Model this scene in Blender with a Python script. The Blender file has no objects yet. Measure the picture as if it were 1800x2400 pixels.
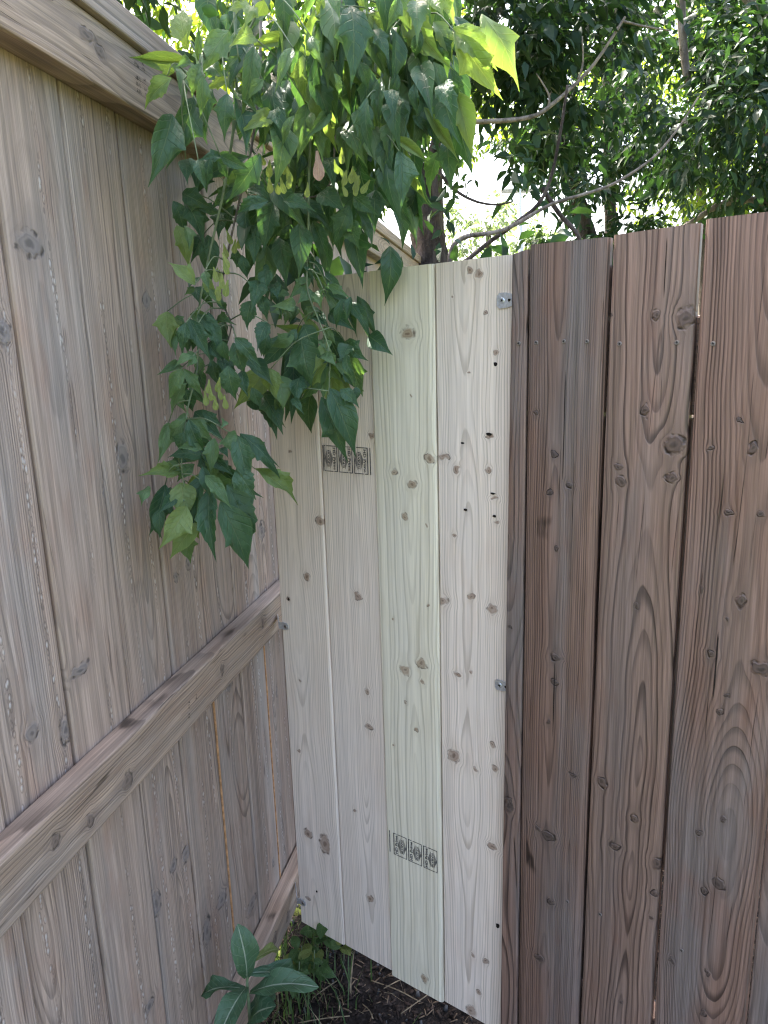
import bpy, math, random
import numpy as np
from mathutils import Vector, Matrix

# ------------------------------------------------------------------ camera, sky, sun, exposure
SC = bpy.context.scene
COL = SC.collection
CAM_H = 1.5
PITCH, ROLL, FOCAL = 0.2196, -0.0302, 1662.9
fw = Vector((0, math.cos(PITCH), -math.sin(PITCH)))
rt = Vector((1, 0, 0))
up = rt.cross(fw)
cam_r = math.cos(ROLL) * rt + math.sin(ROLL) * up
cam_u = -math.sin(ROLL) * rt + math.cos(ROLL) * up
cam_d = bpy.data.cameras.new('camera')
cam_d.sensor_fit = 'HORIZONTAL'
cam_d.sensor_width = 36.0
cam_d.lens = FOCAL / 1800 * 36.0
cam_d.clip_start = 0.02
cam_d.clip_end = 2000
cam = bpy.data.objects.new('camera', cam_d)
COL.objects.link(cam)
m3 = Matrix((cam_r, cam_u, -fw)).transposed()
cam.matrix_world = Matrix.Translation((0, 0, CAM_H)) @ m3.to_4x4()
SC.camera = cam

SUN_AZ, SUN_EL = math.radians(-38), math.radians(56)
world = bpy.data.worlds.new('World')
SC.world = world
world.use_nodes = True
wt = world.node_tree
wt.nodes.clear()
wo = wt.nodes.new('ShaderNodeOutputWorld')
wb = wt.nodes.new('ShaderNodeBackground')
ws = wt.nodes.new('ShaderNodeTexSky')
ws.sky_type = 'NISHITA'
ws.sun_disc = False
ws.sun_elevation = SUN_EL
ws.sun_rotation = SUN_AZ
ws.air_density = 1.0
ws.dust_density = 7.0
ws.ozone_density = 0.3
wb.inputs['Strength'].default_value = 0.15
wt.links.new(ws.outputs[0], wb.inputs[0])
wt.links.new(wb.outputs[0], wo.inputs[0])
sd = bpy.data.lights.new('sun', 'SUN')
sd.energy = 4.0
sd.angle = math.radians(0.53)
sd.color = (1.0, 0.95, 0.86)
sun = bpy.data.objects.new('sun', sd)
COL.objects.link(sun)
sun_dir = Vector((math.sin(SUN_AZ) * math.cos(SUN_EL), math.cos(SUN_AZ) * math.cos(SUN_EL), math.sin(SUN_EL)))
sun.rotation_euler = sun_dir.to_track_quat('Z', 'Y').to_euler()
sun.location = (-3, 4, 8)
SC.view_settings.view_transform = 'Standard'
SC.view_settings.look = 'None'
SC.view_settings.gamma = 1.0
SC.view_settings.exposure = 3.0
SC.cycles.use_denoising = True
SC.cycles.denoising_prefilter = 'NONE'
SC.cycles.filter_width = 1.2
SC.cycles.max_bounces = 6
SC.cycles.transparent_max_bounces = 8

rng = random.Random(11)
nrg = np.random.default_rng(11)

# ------------------------------------------------------------------ helpers
def link(o, parent=None):
    COL.objects.link(o)
    if parent is not None:
        o.parent = parent
    return o

def tag(o, label, cat, group=None):
    o['label'] = label
    o['category'] = cat
    if group:
        o['group'] = group
    return o

def empty(name, loc, rz=0.0):
    o = bpy.data.objects.new(name, None)
    o.empty_display_size = 0.1
    o.location = loc
    o.rotation_euler = (0, 0, rz)
    return link(o)

def mesh_obj(name, verts, faces, mats, parent=None, loc=(0, 0, 0), smooth=False, mi=None):
    me = bpy.data.meshes.new(name)
    me.from_pydata([tuple(v) for v in verts], [], faces)
    for m in (mats if isinstance(mats, (list, tuple)) else [mats]):
        me.materials.append(m)
    if mi is not None:
        me.polygons.foreach_set('material_index', mi)
    if smooth:
        me.polygons.foreach_set('use_smooth', [True] * len(me.polygons))
    me.update()
    o = bpy.data.objects.new(name, me)
    o.location = loc
    return link(o, parent)

def big_mesh(name, V, F, mats, parent=None, mi=None, smooth=False):
    """V (n,3) floats, F (m,3) triangles"""
    me = bpy.data.meshes.new(name)
    me.vertices.add(len(V))
    me.vertices.foreach_set('co', np.ascontiguousarray(V, dtype=np.float32).ravel())
    F = np.ascontiguousarray(F, dtype=np.int32)
    me.loops.add(F.size)
    me.loops.foreach_set('vertex_index', F.ravel())
    me.polygons.add(len(F))
    me.polygons.foreach_set('loop_start', np.arange(0, F.size, 3, dtype=np.int32))
    for m in (mats if isinstance(mats, (list, tuple)) else [mats]):
        me.materials.append(m)
    if mi is not None:
        me.polygons.foreach_set('material_index', np.asarray(mi, dtype=np.int32))
    if smooth:
        me.polygons.foreach_set('use_smooth', np.ones(len(F), dtype=bool))
    me.update(calc_edges=True)
    o = bpy.data.objects.new(name, me)
    return link(o, parent)

def box_data(x0, x1, y0, y1, z0, z1):
    v = [(x0, y0, z0), (x1, y0, z0), (x1, y1, z0), (x0, y1, z0), (x0, y0, z1), (x1, y0, z1), (x1, y1, z1), (x0, y1, z1)]
    f = [(0, 3, 2, 1), (4, 5, 6, 7), (0, 1, 5, 4), (1, 2, 6, 5), (2, 3, 7, 6), (3, 0, 4, 7)]
    return v, f

def tube_data(pts, radii, n=7, jit=0.0, seed=0, cap=True):
    r = random.Random(seed)
    V, F = [], []
    pts = [Vector(p) for p in pts]
    for i, p in enumerate(pts):
        d = (pts[min(i + 1, len(pts) - 1)] - pts[max(i - 1, 0)]).normalized()
        a = d.cross(Vector((0.3, 1, 0.1))).normalized()
        b = d.cross(a)
        for k in range(n):
            t = 2 * math.pi * k / n
            rr = radii[i] * (1 + r.uniform(-jit, jit))
            V.append(p + a * (rr * math.cos(t)) + b * (rr * math.sin(t)))
    for i in range(len(pts) - 1):
        for k in range(n):
            F.append((i * n + k, i * n + (k + 1) % n, (i + 1) * n + (k + 1) % n, (i + 1) * n + k))
    if cap:
        F.append(tuple(range(n - 1, -1, -1)))
        F.append(tuple((len(pts) - 1) * n + k for k in range(n)))
    return V, F

def smooth_path(pts, sub=4):
    out = []
    P = [Vector(p) for p in pts]
    for i in range(len(P) - 1):
        p0, p1, p2, p3 = P[max(i - 1, 0)], P[i], P[i + 1], P[min(i + 2, len(P) - 1)]
        for k in range(sub):
            t = k / sub
            out.append(0.5 * ((2 * p1) + (p2 - p0) * t + (2 * p0 - 5 * p1 + 4 * p2 - p3) * t * t + (3 * p1 - p0 - 3 * p2 + p3) * t ** 3))
    out.append(P[-1])
    return out

# ------------------------------------------------------------------ measured data (metres)
KNOTS = {
    ('B', 0): [(0.571, 1.183, 0.0065, 0.0065), (0.579, 1.017, 0.004, 0.004), (0.58, 0.655, 0.0105, 0.0165)],
    ('B', 1): [(0.654, 1.332, 0.005, 0.005), (0.681, 1.282, 0.0065, 0.005), (0.648, 1.268, 0.0045, 0.0045), (0.621, 1.397, 0.004, 0.0035), (0.662, 1.173, 0.0035, 0.004), (0.666, 0.978, 0.0095, 0.007), (0.664, 0.931, 0.0055, 0.0055), (0.702, 0.765, 0.0065, 0.004), (0.659, 0.622, 0.013, 0.009), (0.639, 0.629, 0.006, 0.0065), (0.654, 0.852, 0.0045, 0.0045), (0.646, 0.346, 0.0085, 0.0065), (0.668, 0.483, 0.0075, 0.0055)],
    ('B', 2): [(0.802, 1.543, 0.0055, 0.0085), (0.844, 1.537, 0.0125, 0.0145), (0.794, 1.405, 0.0055, 0.009), (0.838, 1.356, 0.0155, 0.014), (0.758, 1.318, 0.0055, 0.0065), (0.763, 1.294, 0.007, 0.0095), (0.838, 1.305, 0.0095, 0.0075), (0.736, 1.544, 0.003, 0.003), (0.795, 1.094, 0.004, 0.0045), (0.753, 0.763, 0.008, 0.009), (0.81, 0.715, 0.007, 0.008), (0.78, 0.648, 0.009, 0.0085), (0.852, 0.644, 0.0095, 0.0115), (0.849, 0.586, 0.0055, 0.0065), (0.847, 0.537, 0.0035, 0.004), (0.805, 0.334, 0.003, 0.0035)],
    ('B', 3): [(0.943, 1.355, 0.0065, 0.009), (0.889, 1.353, 0.004, 0.0045), (0.918, 1.261, 0.006, 0.0065), (0.961, 1.262, 0.0045, 0.005), (0.924, 1.394, 0.003, 0.003), (0.946, 1.131, 0.0075, 0.011), (0.911, 1.04, 0.007, 0.0055), (0.979, 1.033, 0.013, 0.011), (0.929, 0.948, 0.0045, 0.0055), (0.89, 1.138, 0.003, 0.0035), (0.936, 0.979, 0.003, 0.0035), (0.928, 1.099, 0.003, 0.0035), (0.946, 0.77, 0.0045, 0.005), (0.914, 0.732, 0.004, 0.0055), (0.947, 0.652, 0.0085, 0.011), (0.927, 0.629, 0.0055, 0.007), (0.941, 0.395, 0.0055, 0.0075), (0.885, 0.473, 0.005, 0.006), (0.942, 0.477, 0.0045, 0.0055)],
    ('L', 1): [(0.778, 1.539, 0.0145, 0.0175), (0.727, 1.033, 0.0135, 0.012), (0.791, 1.0, 0.0125, 0.0185), (0.662, 1.021, 0.0045, 0.006)],
    ('L', 2): [(0.843, 1.649, 0.028, 0.0155), (0.944, 1.309, 0.0075, 0.015), (0.832, 1.072, 0.024, 0.0085), (0.897, 0.42, 0.0155, 0.0095)],
    ('L', 3): [(1.003, 1.353, 0.017, 0.024), (1.022, 0.599, 0.0115, 0.013), (1.07, 0.586, 0.0185, 0.016), (0.955, 0.574, 0.014, 0.025)],
    ('L', 4): [(1.18, 1.125, 0.013, 0.012), (1.128, 1.115, 0.009, 0.011), (1.187, 0.381, 0.0225, 0.0155), (1.115, 0.371, 0.017, 0.031), (1.121, 1.597, 0.0125, 0.014)],
    ('L', 5): [(1.313, 0.81, 0.0165, 0.011), (1.335, 0.242, 0.028, 0.016)],
    ('L', 7): [(1.559, 1.09, 0.022, 0.018)],
    ('P', 0): [(0.055, 1.3, 0.005, 0.004), (0.085, 1.027, 0.011, 0.009), (0.027, 0.964, 0.005, 0.0045), (0.047, 0.769, 0.004, 0.003), (0.042, 0.365, 0.014, 0.0125), (0.096, 0.358, 0.016, 0.0265), (0.132, 1.158, 0.012, 0.0095), (0.031, 0.174, 0.007, 0.0065), (0.029, 0.584, 0.0055, 0.0045)],
    ('P', 1): [(0.256, 1.591, 0.004, 0.003), (0.223, 1.005, 0.01, 0.0085), (0.237, 0.794, 0.008, 0.007), (0.239, 0.71, 0.0105, 0.009), (0.224, 0.265, 0.01, 0.009), (0.273, 1.343, 0.008, 0.0065), (0.189, 0.484, 0.005, 0.0045)],
    ('P', 2): [(0.364, 1.534, 0.015, 0.012), (0.326, 1.276, 0.009, 0.0075), (0.367, 1.256, 0.0105, 0.009), (0.349, 1.191, 0.007, 0.006), (0.406, 1.308, 0.01, 0.009), (0.398, 1.179, 0.0035, 0.0035), (0.367, 1.421, 0.0025, 0.002), (0.34, 0.868, 0.0125, 0.0115), (0.38, 0.892, 0.0125, 0.011), (0.382, 0.854, 0.006, 0.0055), (0.34, 0.795, 0.004, 0.004), (0.398, 1.018, 0.003, 0.0025), (0.315, 0.974, 0.003, 0.0025), (0.363, 0.742, 0.0055, 0.0045), (0.371, 0.129, 0.01, 0.0105), (0.306, 0.688, 0.0035, 0.003)],
    ('P', 3): [(0.489, 1.633, 0.0065, 0.0055), (0.506, 1.626, 0.0075, 0.006), (0.457, 1.593, 0.0025, 0.002), (0.519, 1.563, 0.004, 0.0035), (0.487, 1.463, 0.0035, 0.003), (0.528, 1.353, 0.007, 0.003), (0.46, 1.289, 0.0065, 0.0055), (0.433, 1.311, 0.013, 0.004), (0.539, 1.497, 0.0045, 0.004), (0.536, 1.243, 0.0075, 0.003), (0.54, 1.2, 0.006, 0.003), (0.455, 1.166, 0.0055, 0.005), (0.525, 1.293, 0.006, 0.0055), (0.427, 1.032, 0.013, 0.0085), (0.49, 1.051, 0.0065, 0.006), (0.533, 1.034, 0.0095, 0.009), (0.46, 0.887, 0.0085, 0.0045), (0.489, 0.899, 0.0035, 0.004), (0.45, 0.707, 0.0135, 0.0135), (0.499, 0.692, 0.0055, 0.006), (0.535, 0.759, 0.0065, 0.0065), (0.541, 0.709, 0.007, 0.0075), (0.537, 0.534, 0.011, 0.0075), (0.492, 0.252, 0.005, 0.005), (0.521, 0.253, 0.006, 0.0065), (0.506, 0.165, 0.005, 0.0055), (0.487, 0.107, 0.0115, 0.0125)],
}
# hanging leaflets: branch, base xyz (mm), tip xyz (mm), width (% of length), tone
LEAFLETS = [
    (0,-339,1138,1403,-350,1109,1345,28,1), (0,-300,1101,1411,-331,1114,1376,40,1), (0,-286,1061,1413,-274,1078,1364,38,0),
    (0,-295,1100,1412,-256,1093,1376,30,1), (0,-309,1186,1415,-259,1165,1375,33,0), (0,-290,1160,1417,-263,1166,1393,35,0),
    (0,-230,1069,1392,-219,1039,1368,50,1), (0,-217,1060,1388,-197,1043,1311,30,0), (0,-232,1167,1379,-174,1185,1306,25,0),
    (0,-292,1149,1356,-349,1155,1336,35,0), (0,-270,1062,1368,-304,1061,1372,40,1), (0,-281,1096,1363,-235,1105,1323,30,0),
    (0,-319,1109,1327,-371,1078,1322,30,2), (0,-317,1103,1330,-352,1117,1342,30,1), (0,-298,1117,1338,-322,1116,1309,40,1),
    (0,-345,1109,1308,-368,1094,1234,35,0), (0,-356,1060,1315,-358,1034,1292,40,1), (0,-314,1086,1314,-303,1071,1260,55,2),
    (0,-331,1190,1296,-296,1162,1287,60,2), (0,-285,1147,1320,-214,1123,1261,30,1), (0,-264,1044,1331,-230,1029,1284,30,1),
    (0,-271,1090,1302,-268,1064,1199,26,0), (0,-253,1078,1284,-229,1097,1174,32,0), (0,-217,1041,1340,-188,1036,1299,50,0),
    (0,-218,1198,1315,-162,1213,1245,27,2), (0,-226,1119,1298,-214,1105,1252,40,0), (0,-298,1050,1284,-329,1017,1229,42,2),
    (0,-334,1195,1249,-301,1165,1212,50,2), (0,-325,1090,1237,-313,1102,1183,35,1), (0,-346,1074,1276,-345,1060,1236,35,0),
    (0,-286,1140,1285,-300,1150,1237,40,0), (0,-299,1076,1393,-310,1086,1364,60,0), (0,-257,1090,1381,-266,1079,1330,35,1),
    (0,-261,1132,1359,-241,1108,1347,35,0), (0,-302,1086,1262,-297,1092,1223,50,2), (0,-342,1127,1300,-356,1116,1251,40,0),
    (1,-337,1180,1576,-334,1160,1523,45,2), (1,-334,1208,1568,-307,1187,1546,30,1), (1,-328,1185,1549,-324,1151,1510,27,1),
    (1,-282,1079,1553,-289,1077,1507,30,0), (1,-286,1109,1561,-260,1106,1500,30,0), (1,-309,1211,1572,-271,1215,1559,33,1),
    (1,-281,1146,1568,-247,1161,1525,30,0), (1,-275,1148,1563,-249,1143,1502,30,0), (1,-276,1235,1552,-236,1203,1546,40,1),
    (1,-256,1236,1540,-264,1223,1477,30,0), (1,-218,1107,1530,-182,1113,1491,30,0), (1,-222,1111,1523,-214,1123,1474,45,0),
    (1,-225,1175,1515,-191,1142,1473,40,0), (1,-229,1099,1489,-228,1108,1438,45,0), (1,-214,1125,1481,-207,1111,1442,40,0),
    (1,-275,1072,1504,-297,1054,1494,42,1), (1,-273,1075,1504,-280,1062,1489,50,1), (1,-306,1237,1505,-306,1232,1466,35,1),
    (1,-328,1206,1488,-353,1159,1476,30,1), (1,-295,1083,1487,-321,1088,1445,35,1), (1,-303,1122,1486,-279,1129,1445,33,1),
    (1,-274,1184,1499,-268,1190,1457,45,0), (1,-318,1174,1454,-311,1192,1417,45,0), (1,-335,1162,1450,-319,1163,1418,33,1),
    (1,-320,1223,1459,-303,1226,1425,40,0), (1,-254,1164,1503,-253,1146,1460,40,0), (1,-302,1116,1473,-304,1123,1451,50,0),
    (1,-275,1108,1548,-282,1113,1513,35,0), (1,-266,1141,1525,-245,1121,1501,40,0), (1,-200,1173,1588,-213,1169,1547,50,0),
    (1,-185,1173,1597,-180,1176,1558,40,0), (1,-176,1194,1636,-178,1176,1602,50,0), (1,-162,1215,1621,-171,1226,1595,50,0),
    (1,-174,1151,1553,-190,1124,1515,42,0), (1,-177,1175,1537,-190,1184,1503,45,0), (1,-191,1191,1620,-195,1162,1567,40,0),
    (1,-267,1087,1606,-299,1090,1638,38,2), (1,-292,1196,1614,-280,1168,1588,40,0), (1,-276,1172,1611,-266,1188,1579,35,0),
    (1,-249,1082,1624,-242,1074,1599,40,1), (1,-278,1130,1608,-291,1123,1595,40,1), (1,-212,1188,1452,-204,1200,1419,50,0),
    (1,-261,1158,1525,-264,1127,1492,40,0), (2,-110,1229,1625,-146,1215,1594,35,1), (2,-110,1348,1637,-64,1355,1604,42,1),
    (2,-84,1245,1614,-48,1238,1592,30,1), (2,-132,1190,1582,-164,1159,1581,38,1), (2,-146,1230,1601,-172,1217,1595,35,1),
    (2,-91,1320,1608,-64,1320,1561,42,1), (2,-57,1186,1587,-68,1197,1543,25,0), (2,-65,1343,1597,-38,1316,1534,24,0),
    (2,-57,1321,1595,-17,1309,1523,24,0), (2,-109,1229,1606,-127,1203,1584,45,1), (2,-109,1262,1606,-99,1238,1581,55,1),
    (2,-86,1183,1602,-90,1161,1568,40,1), (2,-146,1346,1588,-160,1325,1563,40,1), (2,-163,1316,1583,-187,1334,1561,40,1),
    (2,-162,1306,1579,-163,1292,1552,40,1), (2,-103,1266,1580,-122,1245,1560,50,1), (2,-116,1278,1566,-87,1244,1545,40,0),
    (2,-123,1319,1537,-185,1287,1552,24,2), (2,-109,1270,1526,-131,1251,1575,28,2), (2,-94,1261,1549,-74,1265,1519,35,1),
    (2,-94,1349,1547,-64,1365,1472,42,0), (2,-138,1194,1532,-177,1210,1515,45,1), (2,-143,1234,1531,-198,1226,1482,35,0),
    (2,-152,1282,1523,-165,1266,1393,30,0), (2,-128,1206,1530,-111,1212,1454,50,0), (2,-96,1227,1526,-87,1206,1506,60,1),
    (2,-87,1227,1517,-105,1200,1474,35,2), (2,-85,1189,1506,-72,1200,1484,45,1), (2,-77,1269,1486,-48,1274,1448,33,1),
    (2,-60,1290,1523,-25,1259,1489,50,0), (2,-58,1303,1503,-30,1317,1431,38,1), (2,-93,1310,1482,-84,1316,1387,28,2),
    (2,-88,1227,1488,-133,1241,1435,28,2), (2,-91,1264,1482,-95,1240,1427,40,1), (2,-67,1196,1444,-39,1197,1413,45,0),
    (2,-85,1211,1446,-50,1208,1334,33,0), (2,-130,1344,1432,-139,1359,1360,42,0), (2,-191,1280,1479,-257,1261,1421,42,2),
    (2,-180,1199,1481,-178,1199,1434,55,2), (2,-214,1295,1441,-183,1266,1368,38,0), (2,-191,1294,1433,-179,1280,1378,28,0),
    (2,-238,1295,1431,-205,1265,1405,40,0), (2,-147,1192,1432,-129,1173,1407,30,0), (2,-135,1212,1465,-140,1183,1427,45,0),
    (2,-119,1255,1467,-140,1226,1426,33,1), (2,-181,1272,1437,-186,1279,1401,30,1), (2,-54,1201,1501,-44,1190,1460,30,0),
    (2,-94,1229,1504,-109,1222,1481,40,0), (3,-330,1247,1754,-315,1257,1703,40,0), (3,-316,1265,1757,-290,1254,1687,38,0),
    (3,-320,1272,1771,-264,1251,1741,33,0), (3,-293,1255,1745,-252,1259,1733,33,0), (3,-311,1297,1829,-296,1267,1769,30,0),
    (3,-286,1251,1815,-271,1222,1764,30,0), (3,-273,1273,1824,-266,1245,1764,30,0), (3,-264,1302,1831,-248,1315,1795,33,0),
    (3,-269,1327,1838,-212,1315,1816,30,0), (3,-320,1221,1712,-312,1226,1650,35,2), (3,-297,1180,1704,-290,1168,1666,35,1),
    (3,-303,1314,1709,-325,1289,1666,40,0), (3,-284,1278,1705,-282,1287,1631,36,0), (3,-260,1303,1744,-268,1275,1699,40,0),
    (3,-184,1212,1778,-225,1213,1761,36,1), (3,-230,1242,1771,-265,1243,1742,35,0), (3,-238,1273,1776,-257,1278,1751,50,0),
    (3,-173,1240,1748,-217,1208,1725,30,0), (3,-170,1222,1744,-215,1229,1705,30,0), (3,-170,1197,1738,-176,1191,1693,40,0),
    (3,-158,1184,1735,-173,1183,1665,36,0), (3,-160,1295,1759,-167,1314,1730,40,0), (3,-142,1212,1744,-99,1182,1719,40,0),
    (3,-198,1215,1767,-170,1202,1745,50,0), (3,-122,1207,1706,-121,1194,1627,36,0), (3,-103,1252,1718,-76,1255,1652,32,0),
    (3,-146,1318,1725,-172,1326,1676,40,0), (3,-160,1247,1692,-148,1236,1617,33,0), (3,-189,1211,1709,-191,1186,1649,45,0),
    (3,-184,1265,1683,-206,1250,1596,30,1), (3,-87,1203,1750,-48,1174,1712,40,0), (3,-39,1181,1726,-68,1197,1675,40,0),
    (3,-45,1193,1711,-32,1199,1665,50,0), (3,-10,1256,1745,-17,1251,1689,40,0), (3,1,1207,1753,1,1189,1690,42,0),
    (3,-89,1311,1738,-61,1308,1699,36,0), (3,-214,1195,1660,-211,1203,1626,45,0), (3,-230,1230,1675,-229,1230,1646,40,0),
    (3,-201,1327,1651,-191,1316,1608,45,0), (3,-169,1204,1615,-158,1183,1592,50,0), (3,-111,1226,1659,-96,1197,1622,30,0),
    (3,-102,1235,1653,-86,1238,1626,30,0), (3,-207,1254,1764,-189,1244,1714,36,0), (3,-244,1319,1759,-263,1330,1715,36,0),
    (3,-203,1260,1838,-190,1250,1819,40,0), (3,-235,1285,1752,-216,1274,1698,36,0), (3,-124,1321,1852,-129,1295,1790,33,0),
    (3,-100,1251,1775,-67,1266,1753,33,0), (3,-72,1191,1798,-65,1158,1749,36,0), (3,-28,1253,1822,-9,1265,1780,36,0),
    (3,13,1315,1834,6,1297,1767,30,0), (3,27,1280,1772,47,1297,1716,36,0), (4,-257,1152,1922,-346,1158,1929,22,2),
    (4,-259,1122,1934,-268,1138,1984,50,2), (4,-251,1076,1909,-240,1066,1928,35,2), (4,-231,1060,1889,-227,1053,1927,20,1),
    (4,-193,1101,1941,-236,1085,1887,36,1), (4,-275,1106,1893,-294,1086,1899,42,2), (4,-246,1094,1898,-264,1071,1881,40,1),
    (4,-280,1084,1881,-305,1066,1850,30,1), (4,-266,1055,1868,-309,1070,1836,33,2), (4,-270,1137,1907,-263,1106,1850,24,1),
    (4,-225,1045,1881,-244,1056,1848,38,1), (4,-258,1139,1871,-297,1125,1777,30,0), (4,-282,1100,1838,-310,1072,1741,32,0),
    (4,-220,1031,1861,-228,1042,1816,27,1), (4,-228,1124,1885,-238,1124,1822,28,0), (4,-251,1140,1852,-246,1137,1810,35,0),
    (4,-193,1052,1846,-203,1053,1792,38,0), (4,-192,1102,1857,-175,1073,1777,27,0), (4,-199,1103,1884,-234,1102,1869,28,2),
    (4,-200,1117,1889,-170,1087,1863,25,2), (4,-203,1124,1899,-172,1105,1903,25,1), (4,-200,1098,1881,-189,1089,1857,35,2),
    (4,-188,1104,1868,-154,1080,1827,20,1), (4,-151,1034,1909,-175,1001,1889,40,2), (4,-185,1058,1906,-158,1042,1893,33,1),
    (4,-97,1117,1936,-172,1132,1928,20,2), (4,-158,1082,1913,-178,1084,1829,20,1), (4,-124,1121,1927,-154,1120,1886,30,0),
    (4,-100,1026,1889,-122,1011,1834,22,1), (4,-112,1106,1963,-118,1110,1932,28,2), (4,-120,1119,1955,-143,1125,1945,50,0),
    (4,-78,1052,1912,-64,1042,1876,27,1), (4,-108,1152,1942,-94,1156,1928,35,2), (4,-98,1154,1927,-100,1162,1864,38,2),
    (4,-78,1140,1928,-84,1158,1872,36,0), (4,-84,1132,1871,-62,1149,1829,42,2), (4,-87,1126,1843,-86,1126,1810,30,2),
    (4,-95,1141,1859,-109,1142,1783,32,1), (4,-139,1099,1835,-180,1066,1800,25,2), (4,-129,1047,1824,-124,1025,1794,40,0),
    (4,-129,1113,1827,-145,1093,1744,32,1), (4,-107,1071,1823,-126,1078,1785,22,1), (4,-80,1152,1829,-74,1143,1783,30,1),
    (4,-154,1036,1944,-158,1007,1907,35,2), (4,-163,1082,1960,-192,1099,1963,35,2), (4,-133,1026,1944,-147,1045,1932,50,2),
    (4,-148,1120,1971,-165,1111,1948,40,1), (4,-65,1147,1973,-61,1129,1881,17,1), (4,-48,1032,1860,-42,1049,1838,35,1),
    (4,-215,1087,1778,-239,1057,1767,30,0), (4,-208,1053,1770,-170,1055,1753,30,0), (4,-257,1093,1778,-259,1080,1754,35,0),
    (4,-232,1021,1758,-222,1014,1720,30,0), (4,-222,1049,1767,-231,1063,1733,28,0), (4,-222,1101,1776,-211,1117,1756,30,0),
    (4,-271,1113,1782,-264,1090,1747,35,0), (4,-147,1053,1711,-190,1067,1701,35,0), (4,-160,1146,1730,-186,1159,1748,35,0),
    (4,-168,1088,1749,-202,1103,1743,35,0), (4,-136,1137,1727,-92,1138,1711,36,0), (4,-232,1147,1917,-206,1122,1890,40,1),
    (4,-175,1052,1890,-196,1069,1878,35,1), (4,-179,1104,1890,-180,1074,1898,35,1), (4,-143,1047,1860,-166,1052,1841,35,1),
    (4,-157,1080,1868,-151,1097,1838,35,0), (4,-149,1153,1883,-160,1145,1846,30,0), (5,-25,1079,1957,-23,1056,1856,32,0),
    (5,-12,1159,1980,29,1151,1876,21,1), (5,0,1133,1969,22,1141,1947,50,2), (5,30,1208,1998,26,1184,1961,35,2), (5,31,1121,1944,39,1100,1912,40,0),
    (5,40,1054,1955,24,1057,1917,30,1), (5,63,1204,2019,40,1201,1973,25,2), (5,74,1159,1999,85,1132,1902,20,1), (5,87,1191,2013,124,1171,1950,30,2),
    (5,115,1106,1937,178,1107,1891,36,2), (5,117,1095,1928,180,1113,1851,28,2), (5,55,1156,1918,119,1146,1912,16,1),
    (5,89,1113,1899,101,1107,1845,27,1), (5,53,1177,1923,63,1149,1800,20,1), (5,60,1174,1918,110,1181,1816,18,1),
    (5,99,1116,1932,116,1119,1901,40,0), (5,71,1096,1930,61,1116,1906,40,0), (5,2,1089,1931,26,1067,1885,35,0), (5,27,1143,1928,34,1144,1874,33,0),
    (5,-25,1157,1886,-37,1124,1810,36,0), (5,-14,1079,1889,-3,1089,1859,40,0), (5,14,1106,1879,8,1119,1818,27,1), (5,-6,1054,1837,-3,1064,1769,27,0),
    (5,-1,1141,1858,14,1160,1778,27,1), (5,21,1108,1804,17,1119,1738,30,0), (5,36,1075,1775,37,1059,1693,28,0), (5,30,1091,1797,78,1105,1769,20,2),
    (5,50,1166,1864,40,1143,1811,36,0), (5,82,1154,1842,92,1153,1787,32,0), (5,98,1058,1853,108,1027,1808,35,0),
    (5,116,1145,1903,123,1154,1848,28,0), (5,-20,1148,1817,-3,1119,1785,35,1), (5,2,1197,1750,9,1209,1713,36,0), (5,-31,1169,1736,1,1160,1706,40,0),
    (5,-55,1096,1898,-42,1115,1862,35,1), (5,-51,1216,1949,-52,1207,1909,35,0), (5,-88,1166,1937,-85,1161,1873,35,0),
    (5,-69,1123,1975,-61,1107,1925,25,1), (5,-84,1068,1923,-69,1087,1891,25,1), (5,-61,1168,1989,-40,1152,1986,40,1),
    (5,24,1078,1853,33,1051,1808,33,0), (5,59,1069,1857,64,1077,1823,35,0), (5,36,1095,1881,24,1111,1848,30,0), (5,83,1130,1892,88,1137,1840,28,0),
    (5,-16,1113,1841,-19,1092,1800,36,1), (5,59,1121,1833,80,1135,1809,30,0), (5,-6,1212,1969,8,1220,1926,30,0), (5,18,1128,1989,18,1110,1951,35,2),
    (5,0,1163,2005,-13,1180,1987,40,2), (5,-44,1057,1960,-36,1037,1929,40,1), (5,88,1067,1962,99,1043,1928,40,2),
    (5,-62,1078,1969,-70,1092,1952,40,2), (6,-54,1395,1874,-23,1382,1780,39,0), (6,34,1432,1869,-43,1409,1834,28,0),
    (6,-195,1366,1942,-204,1356,1870,31,0), (6,-222,1334,2116,-231,1327,2024,30,0), (6,78,1282,2032,93,1297,1976,38,1),
    (6,-29,1369,1783,8,1332,1680,31,0), (6,-136,1349,1793,-144,1333,1692,35,1), (6,-24,1298,1985,6,1285,1918,37,0),
    (6,-17,1375,2067,-43,1377,2002,39,1), (6,-142,1299,1966,-140,1278,1882,33,0), (6,-58,1348,2115,-29,1315,2013,30,0),
    (6,62,1279,1770,68,1279,1696,32,1), (6,-181,1292,1945,-240,1306,1898,31,0), (6,79,1383,2099,40,1352,2024,35,0),
    (6,-178,1448,1820,-221,1468,1749,30,0), (6,-52,1406,1885,-65,1399,1806,33,1), (6,-76,1265,1952,-73,1238,1857,33,0),
    (6,-44,1271,1820,2,1278,1764,30,1), (6,-68,1406,2099,-40,1397,2034,32,0), (6,37,1315,2004,9,1317,1934,39,0), (6,91,1414,1983,23,1413,1927,31,0),
    (6,60,1326,2068,65,1340,1985,34,0), (6,-45,1300,1932,-56,1297,1863,37,1), (6,-148,1295,1835,-133,1278,1741,36,1),
    (6,-269,1359,2025,-325,1299,1936,31,1), (6,-18,1303,1772,-42,1289,1698,30,0), (6,-115,1406,1867,-133,1389,1788,34,1),
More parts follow.
